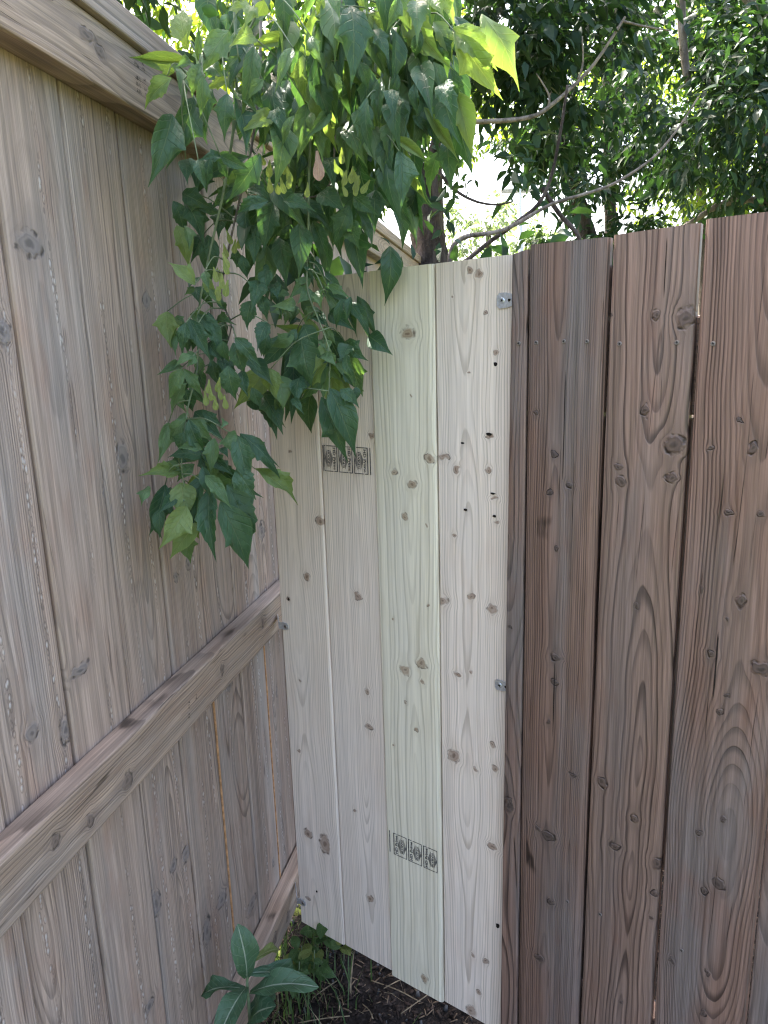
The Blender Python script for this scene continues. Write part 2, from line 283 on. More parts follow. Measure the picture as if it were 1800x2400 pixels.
    (6,19,1275,1972,48,1289,1900,36,0), (6,-168,1420,1845,-113,1397,1745,39,1), (6,41,1329,2013,4,1345,1968,36,0),
    (6,-72,1442,1917,-140,1455,1840,35,1), (6,95,1335,2043,121,1319,1961,35,0), (6,-37,1280,2074,-60,1262,2014,29,0),
    (6,83,1338,1947,86,1322,1861,32,0), (6,-148,1395,1925,-186,1383,1826,28,0), (6,70,1258,1795,48,1266,1706,36,1),
    (6,-134,1352,2110,-151,1328,2024,32,1), (6,-162,1278,1976,-176,1283,1918,32,1), (6,-38,1309,1979,-5,1323,1910,39,0),
    (6,-55,1449,2037,-2,1465,1953,28,0), (6,-173,1364,1805,-220,1336,1709,34,0), (6,-111,1295,2023,-124,1303,1959,39,0),
    (6,-149,1372,1829,-119,1388,1741,31,0), (6,-124,1355,2015,-70,1347,1928,33,0), (6,-218,1341,2112,-271,1355,2068,28,0),
    (6,35,1406,2138,-45,1386,2093,31,0), (6,14,1291,2011,8,1278,1914,31,1), (6,86,1255,1907,112,1253,1821,38,0),
    (6,-255,1283,2054,-275,1279,1977,36,0), (6,-98,1250,1962,-38,1268,1907,35,0), (6,-20,1387,2098,-33,1375,2019,37,1),
    (6,-69,1328,1869,-101,1329,1787,33,0), (6,-105,1319,1876,-127,1316,1799,37,0), (6,29,1261,1852,-42,1266,1819,31,0),
    (6,60,1273,2036,11,1242,1967,31,0), (6,-123,1337,1932,-118,1303,1861,36,0), (6,25,1445,1866,16,1433,1764,39,0),
    (6,-13,1351,2102,-26,1356,2015,30,1), (6,34,1419,2109,126,1390,2068,33,0),
]
SAMARAS = [(1,-234,1080,1613), (1,-227,1080,1604), (1,-236,1080,1595), (1,-230,1080,1587), (1,-223,1080,1593), (1,-217,1080,1623), (1,-214,1080,1631), (1,-258,1080,1454), (1,-246,1080,1456), (1,-240,1080,1444), (1,-262,1080,1436), (1,-248,1080,1429), (1,-234,1080,1430), (1,-254,1080,1443), (4,-159,1120,1777), (4,-152,1120,1739), (4,-141,1120,1737), (4,-131,1120,1764), (4,-121,1120,1752), (4,-133,1120,1738), (4,-99,1120,1732), (4,-127,1120,1745), (4,-154,1120,1761), (5,-54,1140,1767), (5,-41,1140,1761), (5,-36,1140,1754), (5,-40,1140,1736), (5,-30,1140,1741), (5,-22,1140,1750), (5,-19,1140,1739), (5,-48,1140,1781), (5,-45,1140,1751), (5,-27,1140,1736), (3,-231,1200,1682), (3,-219,1200,1675), (3,-228,1200,1668), (3,-240,1200,1662), (3,-252,1200,1624), (3,-260,1200,1627), ]
DEAD_SAMARA = (-77, 1100, 1759)
STEMS = [
    (2,[(-89,1200,2062),(-88,1200,1903),(-101,1200,1783),(-109,1200,1663),(-113,1200,1604),(-95,1200,1550),(-82,1200,1502),(-87,1200,1432)]),
    (0,[(-197,1170,2057),(-200,1170,1896),(-226,1170,1767),(-261,1170,1657),(-286,1170,1567),(-291,1159,1488),(-301,1115,1424),(-308,1079,1343),(-306,1088,1280)]),
    (1,[(-162,1220,2062),(-182,1220,1864),(-231,1220,1701),(-257,1220,1603),(-244,1220,1552),(-265,1220,1493),(-240,1220,1436)]),
    (3,[(-40,1250,2084),(-53,1250,1949),(-61,1250,1838),(-82,1250,1761),(-167,1250,1751),(-225,1250,1719)]),
    (4,[(-128,1100,2022),(-181,1100,1920),(-236,1100,1900),(-262,1100,1880)]),
    (5,[(109,1160,2044),(84,1160,2002),(51,1160,1920),(18,1160,1858),(-9,1160,1794)]),
]
# background trees, plants and litter: measured positions in metres
T1_TRUNK = [(0.277,4.0,-0.03),(0.284,4.0,1.783),(0.291,4.0,1.915),(0.278,4.0,2.088),(0.24,4.0,2.259),(0.192,4.0,2.427),(0.159,4.0,2.632),(0.135,4.0,2.987),(0.085,4.0,3.492)]
T1_LIMBS = [([(0.317,3.95,2.08),(0.307,3.95,2.31),(0.3,3.95,2.453),(0.319,3.95,2.553),(0.364,3.95,2.671),(0.41,3.95,2.961)],0.03,0.018),([(0.171,3.6,2.463),(0.222,3.6,2.516),(0.351,3.6,2.54),(0.509,3.6,2.535),(0.727,3.6,2.547),(0.844,3.6,2.607),(0.997,3.6,2.736),(1.09,3.6,2.855),(1.154,3.6,2.948)],0.014,0.006,1),([(0.949,3.6,2.702),(0.969,3.6,2.763),(0.963,3.6,2.876)],0.006,0.003,1),([(0.817,3.6,2.59),(0.814,3.6,2.644),(0.757,3.6,2.73)],0.006,0.003,1),([(1.145,3.6,2.931),(1.242,3.6,2.908),(1.359,3.6,2.888)],0.006,0.003,1),([(0.289,3.7,2.383),(0.379,3.7,2.275),(0.482,3.7,2.214),(0.586,3.7,2.192),(0.669,3.7,2.203)],0.009,0.004),([(0.325,3.4,1.85),(0.342,3.4,1.942),(0.365,3.4,1.982),(0.423,3.4,2.008),(0.539,3.4,2.019),(0.635,3.4,2.052),(0.787,3.4,2.129),(0.939,3.4,2.169),(1.071,3.4,2.21),(1.237,3.4,2.31),(1.343,3.4,2.428),(1.423,3.4,2.549)],0.013,0.004,1),([(0.38,3.45,1.873),(0.419,3.45,1.909),(0.528,3.45,1.99),(0.625,3.45,2.052),(0.741,3.45,2.14),(0.797,3.45,2.246),(0.831,3.45,2.405),(0.864,3.45,2.628)],0.012,0.006),([(0.792,3.6,2.242),(0.875,3.6,2.127),(0.959,3.6,2.038),(0.992,3.6,1.97)],0.012,0.01),([(0.151,4.1,2.66),(0.073,4.1,3.065),(0.3,4.1,3.443),(0.728,4.1,3.618)],0.05,0.02)]
T1_BLOBS = [((0.58,3.8,2.92),(0.34,0.3,0.25),82),((0.9,4.0,2.83),(0.34,0.31,0.29),105),((1.2,4.2,3.05),(0.38,0.35,0.33),113),((0.8,3.9,3.15),(0.52,0.39,0.26),121),((1.06,4.2,2.6),(0.28,0.21,0.15),42),((0.54,3.5,2.3),(0.08,0.1,0.12),8),((0.72,3.7,2.27),(0.09,0.11,0.13),8),((0.4,3.9,2.22),(0.07,0.1,0.13),4),((0.31,4.1,2.59),(0.15,0.17,0.2),24),((0.5,4.0,3.63),(1.2,0.82,0.43),476),((1.11,4.2,2.38),(0.18,0.14,0.1),11)]
T2_TRUNK = [(2.045,7.0,-0.03),(2.036,7.0,2.182),(1.978,7.0,2.487),(1.907,7.0,2.713),(1.804,7.0,3.009),(1.719,7.0,3.299),(1.638,7.0,3.791),(1.585,7.0,4.465)]
T2_BLOBS = [((1.95,6.8,3.03),(0.49,0.39,0.29),151),((1.76,7.0,3.58),(0.63,0.55,0.46),316),((1.62,6.8,2.41),(0.37,0.24,0.11),52),((1.98,7.0,4.94),(1.47,1.05,0.63),774)]
T3_TRUNK = [(2.363,7.5,-0.03),(2.363,7.5,2.225),(2.35,7.5,2.551),(2.329,7.5,2.871),(2.305,7.5,3.261),(2.266,7.5,3.941),(2.217,7.5,4.663)]
T3_BLOBS = [((2.28,6.7,3.24),(0.52,0.48,0.44),251),((2.2,6.8,2.47),(0.53,0.33,0.13),86),((2.54,6.6,2.62),(0.44,0.33,0.22),87)]
T4_TRUNK = [(3.097,5.0,-0.03),(3.082,5.0,1.94),(2.943,5.0,2.583),(2.686,5.0,3.217),(2.479,5.0,3.722)]
T4_LIMBS = [([(3.056,5.0,2.318),(2.482,5.0,2.414),(2.286,5.0,2.393),(2.15,5.0,2.323),(2.0,5.0,2.229)],0.03,0.015),([(2.546,4.8,3.22),(2.18,4.8,3.594),(1.896,4.8,3.646),(1.883,4.8,3.376),(1.938,4.8,3.072)],0.04,0.022),([(2.666,4.9,3.11),(2.374,4.9,3.094),(2.175,4.9,3.267)],0.02,0.012)]
T4_BLOBS = [((2.02,5.0,3.04),(0.42,0.47,0.51),232),((2.19,4.6,2.75),(0.3,0.39,0.47),166),((2.24,5.0,3.33),(0.42,0.41,0.39),191),((2.05,5.5,3.65),(0.46,0.41,0.36),182),((2.52,5.0,2.41),(0.24,0.2,0.15),39),((2.69,4.8,3.03),(0.43,0.65,0.87),311)]
BACK_BLOBS = [[((4.38,10.0,3.55),(0.9,0.78,0.66),335),((3.94,10.5,5.0),(1.26,1.14,1.01),716)],[((4.33,9.0,4.74),(0.7,0.84,0.97),384),((5.3,9.5,3.81),(0.86,1.0,1.14),458)],[((0.76,10.0,4.91),(0.84,0.84,0.84),398),((1.68,11.0,4.8),(0.79,0.63,0.46),189)],[((-1.76,8.0,4.95),(0.91,0.65,0.38),254),((-1.04,8.5,4.7),(1.02,0.92,0.82),558),((-0.12,8.5,4.91),(0.77,0.79,0.82),419),((0.0,8.2,2.9),(0.25,0.27,0.3),44),((-0.36,8.4,3.34),(0.4,0.38,0.35),87)]]
BACK_BASES = [(4.463,10.0,-0.03),(4.743,9.0,-0.03),(0.757,10.4,-0.03),(-1.196,8.6,-0.03)]
BACK_TOPS = [(4.238,10.0,4.071),(4.512,9.0,4.38),(0.846,10.4,4.742),(-0.979,8.6,4.396)]
FAR_BLOBS = [((4.42,30.0,6.57),(1.89,1.35,0.81),165),((4.08,30.0,5.37),(1.98,1.31,0.63),134),((5.64,28.0,5.44),(1.18,0.93,0.67),75)]
FAR_BASE = (4.592,30.0,-0.03)
FAR_TOP = (4.5,30.0,6.484)
POLE = [(4.86,25.0,-0.03),(4.86,25.0,4.005),(4.738,25.0,7.002)]
THISTLE = [((-0.289,1.13,0.346),(-0.299,1.13,0.462),0.34),((-0.284,1.13,0.364),(-0.289,1.16,0.42),0.22),((-0.28,1.13,0.38),(-0.232,1.18,0.36),0.22),((-0.284,1.13,0.356),(-0.197,1.17,0.287),0.26),((-0.285,1.13,0.31),(-0.151,1.11,0.346),0.25),((-0.293,1.13,0.32),(-0.385,1.15,0.288),0.24),((-0.291,1.13,0.324),(-0.327,1.03,0.318),0.34),((-0.29,1.13,0.265),(-0.248,1.18,0.256),0.38),((-0.29,1.13,0.234),(-0.235,1.1,0.308),0.42),((-0.287,1.13,0.34),(-0.281,1.15,0.36),0.2)]
THISTLE_STEM = [(-0.289,1.13,0.23),(-0.289,1.13,0.292),(-0.289,1.13,0.332),(-0.284,1.13,0.366)]
SEEDLINGS = [(-0.221,1.597),(-0.205,1.548),(-0.181,1.514),(-0.233,1.496),(-0.239,1.453),(-0.207,1.44),(-0.193,1.464),(-0.137,1.506),(-0.24,1.412),(-0.156,1.56)]
STRAWS = [(-0.066,1.447,0.05,1.371),(-0.204,1.405,-0.15,1.45),(-0.086,1.383,-0.06,1.333),(-0.147,1.403,-0.14,1.363),(-0.233,1.344,-0.115,1.351),(0.004,1.353,0.088,1.406),(-0.035,1.41,0.012,1.432)]
INNER = [((-0.14,1.42,2.03),(0.07,0.09,0.1),12),((-0.05,1.45,2.03),(0.1,0.11,0.11),28),((0.04,1.42,2.01),(0.06,0.09,0.11),13),((-0.13,1.38,1.87),(0.09,0.08,0.07),14),((-0.04,1.4,1.84),(0.05,0.06,0.08),8),((-0.21,1.33,1.76),(0.04,0.04,0.04),2),((-0.17,1.33,1.7),(0.05,0.05,0.05),4),((-0.09,1.42,1.76),(0.05,0.06,0.06),6)]

# ------------------------------------------------------------------ node helpers
class NT:
    def __init__(self, tree):
        self.t = tree
    def new(self, kind, **kw):
        n = self.t.nodes.new(kind)
        for k, v in kw.items():
            setattr(n, k, v)
        return n
    def put(self, sock, v):
        if isinstance(v, bpy.types.NodeSocket):
            self.t.links.new(v, sock)
        elif v is not None:
            sock.default_value = v
    def m(self, op, a, b=None, c=None, clamp=False):
        n = self.new('ShaderNodeMath', operation=op, use_clamp=clamp)
        for i, v in enumerate((a, b, c)):
            if v is not None:
                self.put(n.inputs[i], v)
        return n.outputs[0]
    def vm(self, op, a, b=None, out=0):
        n = self.new('ShaderNodeVectorMath', operation=op)
        self.put(n.inputs[0], a)
        if b is not None:
            self.put(n.inputs[1], b)
        return n.outputs['Value'] if op in ('LENGTH', 'DOT_PRODUCT', 'DISTANCE') else n.outputs[0]
    def ss(self, v, lo, hi, a=0.0, b=1.0):
        n = self.new('ShaderNodeMapRange', interpolation_type='SMOOTHSTEP')
        self.put(n.inputs['Value'], v)
        n.inputs['From Min'].default_value = lo
        n.inputs['From Max'].default_value = hi
        n.inputs['To Min'].default_value = a
        n.inputs['To Max'].default_value = b
        return n.outputs[0]
    def noise(self, vec, scale=1.0, detail=2.0, rough=0.5, dim='3D'):
        n = self.new('ShaderNodeTexNoise', noise_dimensions=dim)
        self.put(n.inputs['Vector'], vec)
        n.inputs['Scale'].default_value = scale
        n.inputs['Detail'].default_value = detail
        n.inputs['Roughness'].default_value = rough
        return n.outputs[0]
    def mix(self, f, a, b, blend='MIX'):
        n = self.new('ShaderNodeMix', data_type='RGBA', blend_type=blend)
        self.put(n.inputs[0], f)
        self.put(n.inputs[6], a if isinstance(a, bpy.types.NodeSocket) else (*a, 1.0))
        self.put(n.inputs[7], b if isinstance(b, bpy.types.NodeSocket) else (*b, 1.0))
        return n.outputs[2]
    def xyz(self, x, y, z):
        n = self.new('ShaderNodeCombineXYZ')
        for i, v in enumerate((x, y, z)):
            self.put(n.inputs[i], v)
        return n.outputs[0]
    def sep(self, v):
        n = self.new('ShaderNodeSeparateXYZ')
        self.put(n.inputs[0], v)
        return n.outputs

def new_mat(name):
    m = bpy.data.materials.new(name)
    m.use_nodes = True
    m.node_tree.nodes.clear()
    t = NT(m.node_tree)
    out = t.new('ShaderNodeOutputMaterial')
    return m, t, out

def principled(t, out, color, rough=0.6, spec=0.3, metal=0.0, bump=None, strength=0.5, dist=0.002):
    p = t.new('ShaderNodeBsdfPrincipled')
    t.put(p.inputs['Base Color'], color if isinstance(color, bpy.types.NodeSocket) else (*color, 1.0))
    t.put(p.inputs['Roughness'], rough)
    p.inputs['Specular IOR Level'].default_value = spec
    p.inputs['Metallic'].default_value = metal
    if bump is not None:
        b = t.new('ShaderNodeBump')
        b.inputs['Strength'].default_value = strength
        b.inputs['Distance'].default_value = dist
        t.put(b.inputs['Height'], bump)
        t.t.links.new(b.outputs[0], p.inputs['Normal'])
    t.t.links.new(p.outputs[0], out.inputs[0])
    return p

# ------------------------------------------------------------------ wood
def make_knot_group():
    g = bpy.data.node_groups.new('knot', 'ShaderNodeTree')
    I = g.interface
    for nm, ty in (('P', 'Vector'), ('K', 'Vector'), ('R', 'Vector'), ('Dx', 'Float'), ('Core', 'Float'), ('Rim', 'Float'), ('Halo', 'Float')):
        I.new_socket(nm, in_out='INPUT', socket_type='NodeSocket' + ty)
    for nm in ('Dx', 'Core', 'Rim', 'Halo'):
        I.new_socket(nm, in_out='OUTPUT', socket_type='NodeSocketFloat')
    t = NT(g)
    i = t.new('NodeGroupInput').outputs
    o = t.new('NodeGroupOutput').inputs
    d = t.vm('SUBTRACT', i['P'], i['K'])
    q = t.vm('MULTIPLY', d, i['R'])
    e = t.vm('LENGTH', q)
    e2 = t.m('MULTIPLY', e, e)
    push = t.m('DIVIDE', t.sep(d)[0], t.m('MAXIMUM', e2, 0.8))
    # the grain bends round the knot, strongest near it
    g.links.new(t.m('SUBTRACT', i['Dx'], t.m('MULTIPLY', push, t.ss(e, 4.5, 1.0))), o['Dx'])
    core = t.ss(e, 1.12, 0.7)
    ringed = t.m('MULTIPLY', core, t.m('MULTIPLY_ADD', t.m('SINE', t.m('MULTIPLY', e, 11.0)), 0.06, t.m('MULTIPLY_ADD', e, -0.30, 0.98)))
    g.links.new(t.m('MAXIMUM', i['Core'], ringed), o['Core'])
    g.links.new(t.m('MAXIMUM', i['Rim'], t.ss(t.m('ABSOLUTE', t.m('SUBTRACT', e, 1.0)), 0.30, 0.02)), o['Rim'])
    # a spindle of disturbed grain above and below the knot
    e3 = t.vm('LENGTH', t.vm('MULTIPLY', q, (0.62, 0.0, 0.24)))
    g.links.new(t.m('MAXIMUM', i['Halo'], t.ss(e3, 1.15, 0.2)), o['Halo'])
    return g

KNOT = make_knot_group()

def make_grain_group():
    g = bpy.data.node_groups.new('grain', 'ShaderNodeTree')
    I = g.interface
    for nm, ty in (('P', 'Vector'), ('Dx', 'Float'), ('Seed', 'Float'), ('X0', 'Float'), ('Y0', 'Float'), ('Ring', 'Float'), ('Wave', 'Float')):
        I.new_socket(nm, in_out='INPUT', socket_type='NodeSocket' + ty)
    for nm in ('Late', 'Fibre', 'Broad', 'Blotch', 'Crack', 'Streak'):
        I.new_socket(nm, in_out='OUTPUT', socket_type='NodeSocketFloat')
    t = NT(g)
    i = t.new('NodeGroupInput').outputs
    o = t.new('NodeGroupOutput').inputs
    x, y, z = t.sep(i['P'])
    sx = t.m('MULTIPLY_ADD', i['Seed'], 7.31, x)
    ps = t.xyz(sx, y, t.m('MULTIPLY_ADD', i['Seed'], 3.7, z))
    # slow wander of the grain along the board
    wob = t.m('SUBTRACT', t.noise(t.vm('MULTIPLY', ps, (9, 9, 2.6)), 1.0, 2.0), 0.5)
    depth = t.m('SUBTRACT', t.noise(t.xyz(t.m('MULTIPLY', i['Seed'], 5.0), 0.0, t.m('MULTIPLY_ADD', i['Seed'], 2.0, z)), 1.7, 1.0), 0.5)
    xx = t.m('SUBTRACT', t.m('ADD', x, t.m('MULTIPLY_ADD', wob, t.m('MULTIPLY', i['Wave'], 0.03), i['Dx'])), i['X0'])
    yy = t.m('MULTIPLY_ADD', depth, t.m('MULTIPLY', i['Wave'], 0.11), i['Y0'])
    r = t.m('SQRT', t.m('ADD', t.m('MULTIPLY', xx, xx), t.m('MULTIPLY', yy, yy)))
    fine = t.noise(t.vm('MULTIPLY', ps, (60, 60, 5)), 1.0, 1.0)
    ph = t.m('ADD', t.m('MULTIPLY', r, i['Ring']), t.m('MULTIPLY', fine, 0.35))
    fr = t.m('FRACT', ph)
    late = t.m('MULTIPLY', t.ss(fr, 0.42, 0.88), t.ss(fr, 1.0, 0.92))
    ringvar = t.noise(t.xyz(t.m('FLOOR', ph), t.m('MULTIPLY', i['Seed'], 9.0), 0.0), 0.73, 0.0)
    g.links.new(t.m('MULTIPLY', late, t.ss(ringvar, 0.25, 0.7, 0.12, 1.0)), o['Late'])
    g.links.new(t.noise(t.vm('MULTIPLY', ps, (420, 420, 7)), 1.0, 2.0, 0.6), o['Fibre'])
    g.links.new(t.noise(t.vm('MULTIPLY', ps, (11, 11, 1.3)), 1.0, 3.0, 0.55), o['Broad'])
    g.links.new(t.noise(t.vm('MULTIPLY', ps, (18, 18, 5.0)), 1.2, 3.0, 0.6), o['Blotch'])
    cr = t.noise(t.xyz(t.m('MULTIPLY', t.m('ADD', sx, t.m('MULTIPLY', wob, 0.02)), 34.0), 3.0, t.m('MULTIPLY', z, 0.9)), 1.0, 0.0)
    g.links.new(t.ss(t.m('ABSOLUTE', t.m('SUBTRACT', cr, 0.52)), 0.011, 0.003), o['Crack'])
    g.links.new(t.noise(t.vm('MULTIPLY', ps, (95, 95, 1.1)), 1.0, 2.0, 0.55), o['Streak'])
    return g

GRAIN = make_grain_group()

PAL = {
    'new': dict(fv=0.45, early=(0.735, 0.632, 0.545), late=(0.41, 0.315, 0.245), grey=(0.68, 0.60, 0.538), stain=(0.67, 0.535, 0.44),
                knot=(0.29, 0.19, 0.135), rim=(0.10, 0.065, 0.045), halo=(0.47, 0.36, 0.275), ga=0.45, sa=0.5, lc=0.5, crack=0.0, rough=0.5),
    'green': dict(fv=0.4, early=(0.715, 0.655, 0.525), late=(0.43, 0.365, 0.265), grey=(0.67, 0.62, 0.53), stain=(0.63, 0.555, 0.415),
                  knot=(0.33, 0.225, 0.145), rim=(0.13, 0.09, 0.06), halo=(0.49, 0.42, 0.305), ga=0.45, sa=0.45, lc=0.45, crack=0.0, rough=0.48),
    'left': dict(early=(0.385, 0.292, 0.236), late=(0.155, 0.115, 0.094), grey=(0.315, 0.272, 0.245), stain=(0.345, 0.22, 0.165),
                 knot=(0.235, 0.205, 0.195), rim=(0.05, 0.042, 0.04), halo=(0.19, 0.158, 0.143), ga=0.75, sa=0.6, lc=0.62, crack=0.6, rough=0.5, h0=0.0, h1=0.6),
    'beam': dict(early=(0.35, 0.258, 0.193), late=(0.15, 0.108, 0.082), grey=(0.285, 0.242, 0.212), stain=(0.285, 0.185, 0.13),
                 knot=(0.16, 0.12, 0.10), rim=(0.06, 0.047, 0.04), ga=0.8, sa=0.55, lc=0.65, crack=0.8, rough=0.55, h0=0.1, h1=0.7),
    'brown': dict(early=(0.200, 0.125, 0.096), late=(0.055, 0.034, 0.028), grey=(0.165, 0.138, 0.128), stain=(0.180, 0.100, 0.074),
                  knot=(0.075, 0.055, 0.048), rim=(0.024, 0.018, 0.016), halo=(0.10, 0.074, 0.064), ga=0.92, sa=0.6, lc=0.85, crack=0.9, rough=0.46, h0=0.1, h1=0.75),
    'brown2': dict(early=(0.215, 0.142, 0.110), late=(0.055, 0.034, 0.028), grey=(0.175, 0.138, 0.124), stain=(0.200, 0.112, 0.084),
                   knot=(0.095, 0.064, 0.053), rim=(0.024, 0.018, 0.016), halo=(0.13, 0.095, 0.077), ga=0.7, sa=0.55, lc=0.92, crack=0.6, rough=0.46, h0=0.1, h1=0.7),
}

def wood(name, pal, knots=(), x0=0.07, y0=0.05, ring=190, wave=1.0, seed=0.0, dots=None, along='z', bump=0.45, tone=1.0):
    c = dict(PAL[pal])
    for k_ in ('early', 'late', 'grey', 'stain'):
        c[k_] = tuple(v * tone for v in c[k_])
    m, t, out = new_mat(name)
    co = t.new('ShaderNodeTexCoord').outputs['Object']
    if along == 'x':
        s = t.sep(co)
        co = t.xyz(s[2], s[1], s[0])
    # a little warp so that knots are not perfect ellipses
    wn = t.new('ShaderNodeTexNoise')
    t.put(wn.inputs['Vector'], co)
    wn.inputs['Scale'].default_value = 70
    wn.inputs['Detail'].default_value = 1
    pk = t.vm('ADD', co, t.vm('MULTIPLY', t.vm('SUBTRACT', wn.outputs['Color'], (0.5, 0.5, 0.5)), (0.012, 0.0, 0.014)))
    acc = [0.0, 0.0, 0.0, 0.0]
    for (kx, kz, rx, rz) in knots:
        n = t.new('ShaderNodeGroup')
        n.node_tree = KNOT
        t.put(n.inputs['P'], pk)
        n.inputs['K'].default_value = (kx, 0, kz)
        n.inputs['R'].default_value = (1 / max(rx, 0.0022), 0, 1 / max(rz, 0.0022))
        for j, nm in enumerate(('Dx', 'Core', 'Rim', 'Halo')):
            t.put(n.inputs[nm], acc[j])
            acc[j] = n.outputs[nm]
    g = t.new('ShaderNodeGroup')
    g.node_tree = GRAIN
    t.put(g.inputs['P'], co)
    t.put(g.inputs['Dx'], acc[0])
    for nm, v in (('Seed', seed), ('X0', x0), ('Y0', y0), ('Ring', ring), ('Wave', wave)):
        g.inputs[nm].default_value = v
    G = g.outputs
    col = t.mix(t.m('MULTIPLY', G['Late'], c['lc']), c['early'], c['late'])
    col = t.mix(t.m('MULTIPLY', t.ss(G['Broad'], 0.42, 0.68), c['ga']), col, c['grey'])
    col = t.mix(t.m('MULTIPLY', t.ss(G['Blotch'], 0.48, 0.75), c['sa']), col, c['stain'])
    fv = c.get('fv', 1.0)
    shade = t.m('MULTIPLY', t.ss(G['Fibre'], 0.25, 0.75, 1 - 0.26 * fv, 1 + 0.18 * fv), t.ss(G['Streak'], 0.3, 0.7, 1 - 0.20 * fv, 1 + 0.14 * fv))
    # the grain keeps showing through the grey
    shade = t.m('MULTIPLY', shade, t.m('MULTIPLY_ADD', G['Late'], -0.28 * c['lc'], 1.06))
    col = t.mix(1.0, col, t.xyz(shade, shade, shade), 'MULTIPLY')
    h = t.m('ADD', t.m('MULTIPLY', G['Late'], -0.55), t.m('MULTIPLY', G['Fibre'], 0.5))
    if c['crack'] > 0:
        ck = t.m('MULTIPLY', G['Crack'], t.ss(G['Blotch'], 0.5, 0.62, 0.0, c['crack']))
        col = t.mix(ck, col, tuple(v * 0.25 for v in c['late']))
        h = t.m('SUBTRACT', h, ck)
    if dots:
        x, y, z = t.sep(co)
        tot = None
        for (dxx, dw) in dots:
            wander = t.m('MULTIPLY', t.m('SUBTRACT', t.noise(t.xyz(dxx * 50, seed, z), 2.0, 1.0), 0.5), 0.025)
            mk = t.ss(t.m('ABSOLUTE', t.m('SUBTRACT', t.m('ADD', x, wander), dxx)), dw, dw * 0.4)
            mk = t.m('MULTIPLY', mk, t.ss(t.noise(t.xyz(seed * 3 + dxx * 90, 0.0, z), 3.3, 1.0), 0.36, 0.50))
            tot = mk if tot is None else t.m('MAXIMUM', tot, mk)
        v = t.new('ShaderNodeTexVoronoi')
        v.inputs['Scale'].default_value = 1.0
        v.inputs['Randomness'].default_value = 0.85
        t.put(v.inputs['Vector'], t.xyz(t.m('MULTIPLY', x, 150.0), 0.0, t.m('MULTIPLY_ADD', z, 78.0, seed * 11)))
        dot = t.m('MULTIPLY', t.ss(v.outputs['Distance'], 0.42, 0.2), tot)
        col = t.mix(t.m('MULTIPLY', dot, 0.75), col, (0.54, 0.49, 0.46))
        ringd = t.m('MULTIPLY', t.ss(t.m('ABSOLUTE', t.m('SUBTRACT', v.outputs['Distance'], 0.5)), 0.12, 0.0), tot)
        col = t.mix(t.m('MULTIPLY', ringd, 0.4), col, c['rim'])
        h = t.m('ADD', h, t.m('MULTIPLY', dot, 1.6))
    if knots:
        halo = t.m('MULTIPLY', acc[3], t.ss(G['Fibre'], 0.3, 0.7, c.get('h0', 0.05), c.get('h1', 0.42)))
        col = t.mix(halo, col, c.get('halo', c['knot']))
        kf = t.m('MULTIPLY', acc[1], t.ss(G['Streak'], 0.3, 0.7, 0.62, 0.98))
        col = t.mix(kf, col, c['knot'])
        col = t.mix(t.ss(acc[1], 0.72, 1.0, 0.0, 0.55), col, c['rim'])
        rimf = t.m('MULTIPLY', acc[2], t.ss(t.noise(co, 65.0, 2.0), 0.42, 0.66, 0.0, 0.9))
        col = t.mix(rimf, col, c['rim'])
        h = t.m('SUBTRACT', t.m('MULTIPLY_ADD', acc[1], 0.9, h), t.m('MULTIPLY', rimf, 1.4))
    rough = t.ss(G['Streak'], 0.3, 0.7, c['rough'] - 0.06, c['rough'] + 0.14)
    principled(t, out, col, rough, 0.35, bump=h, strength=bump, dist=0.0016)
    return m

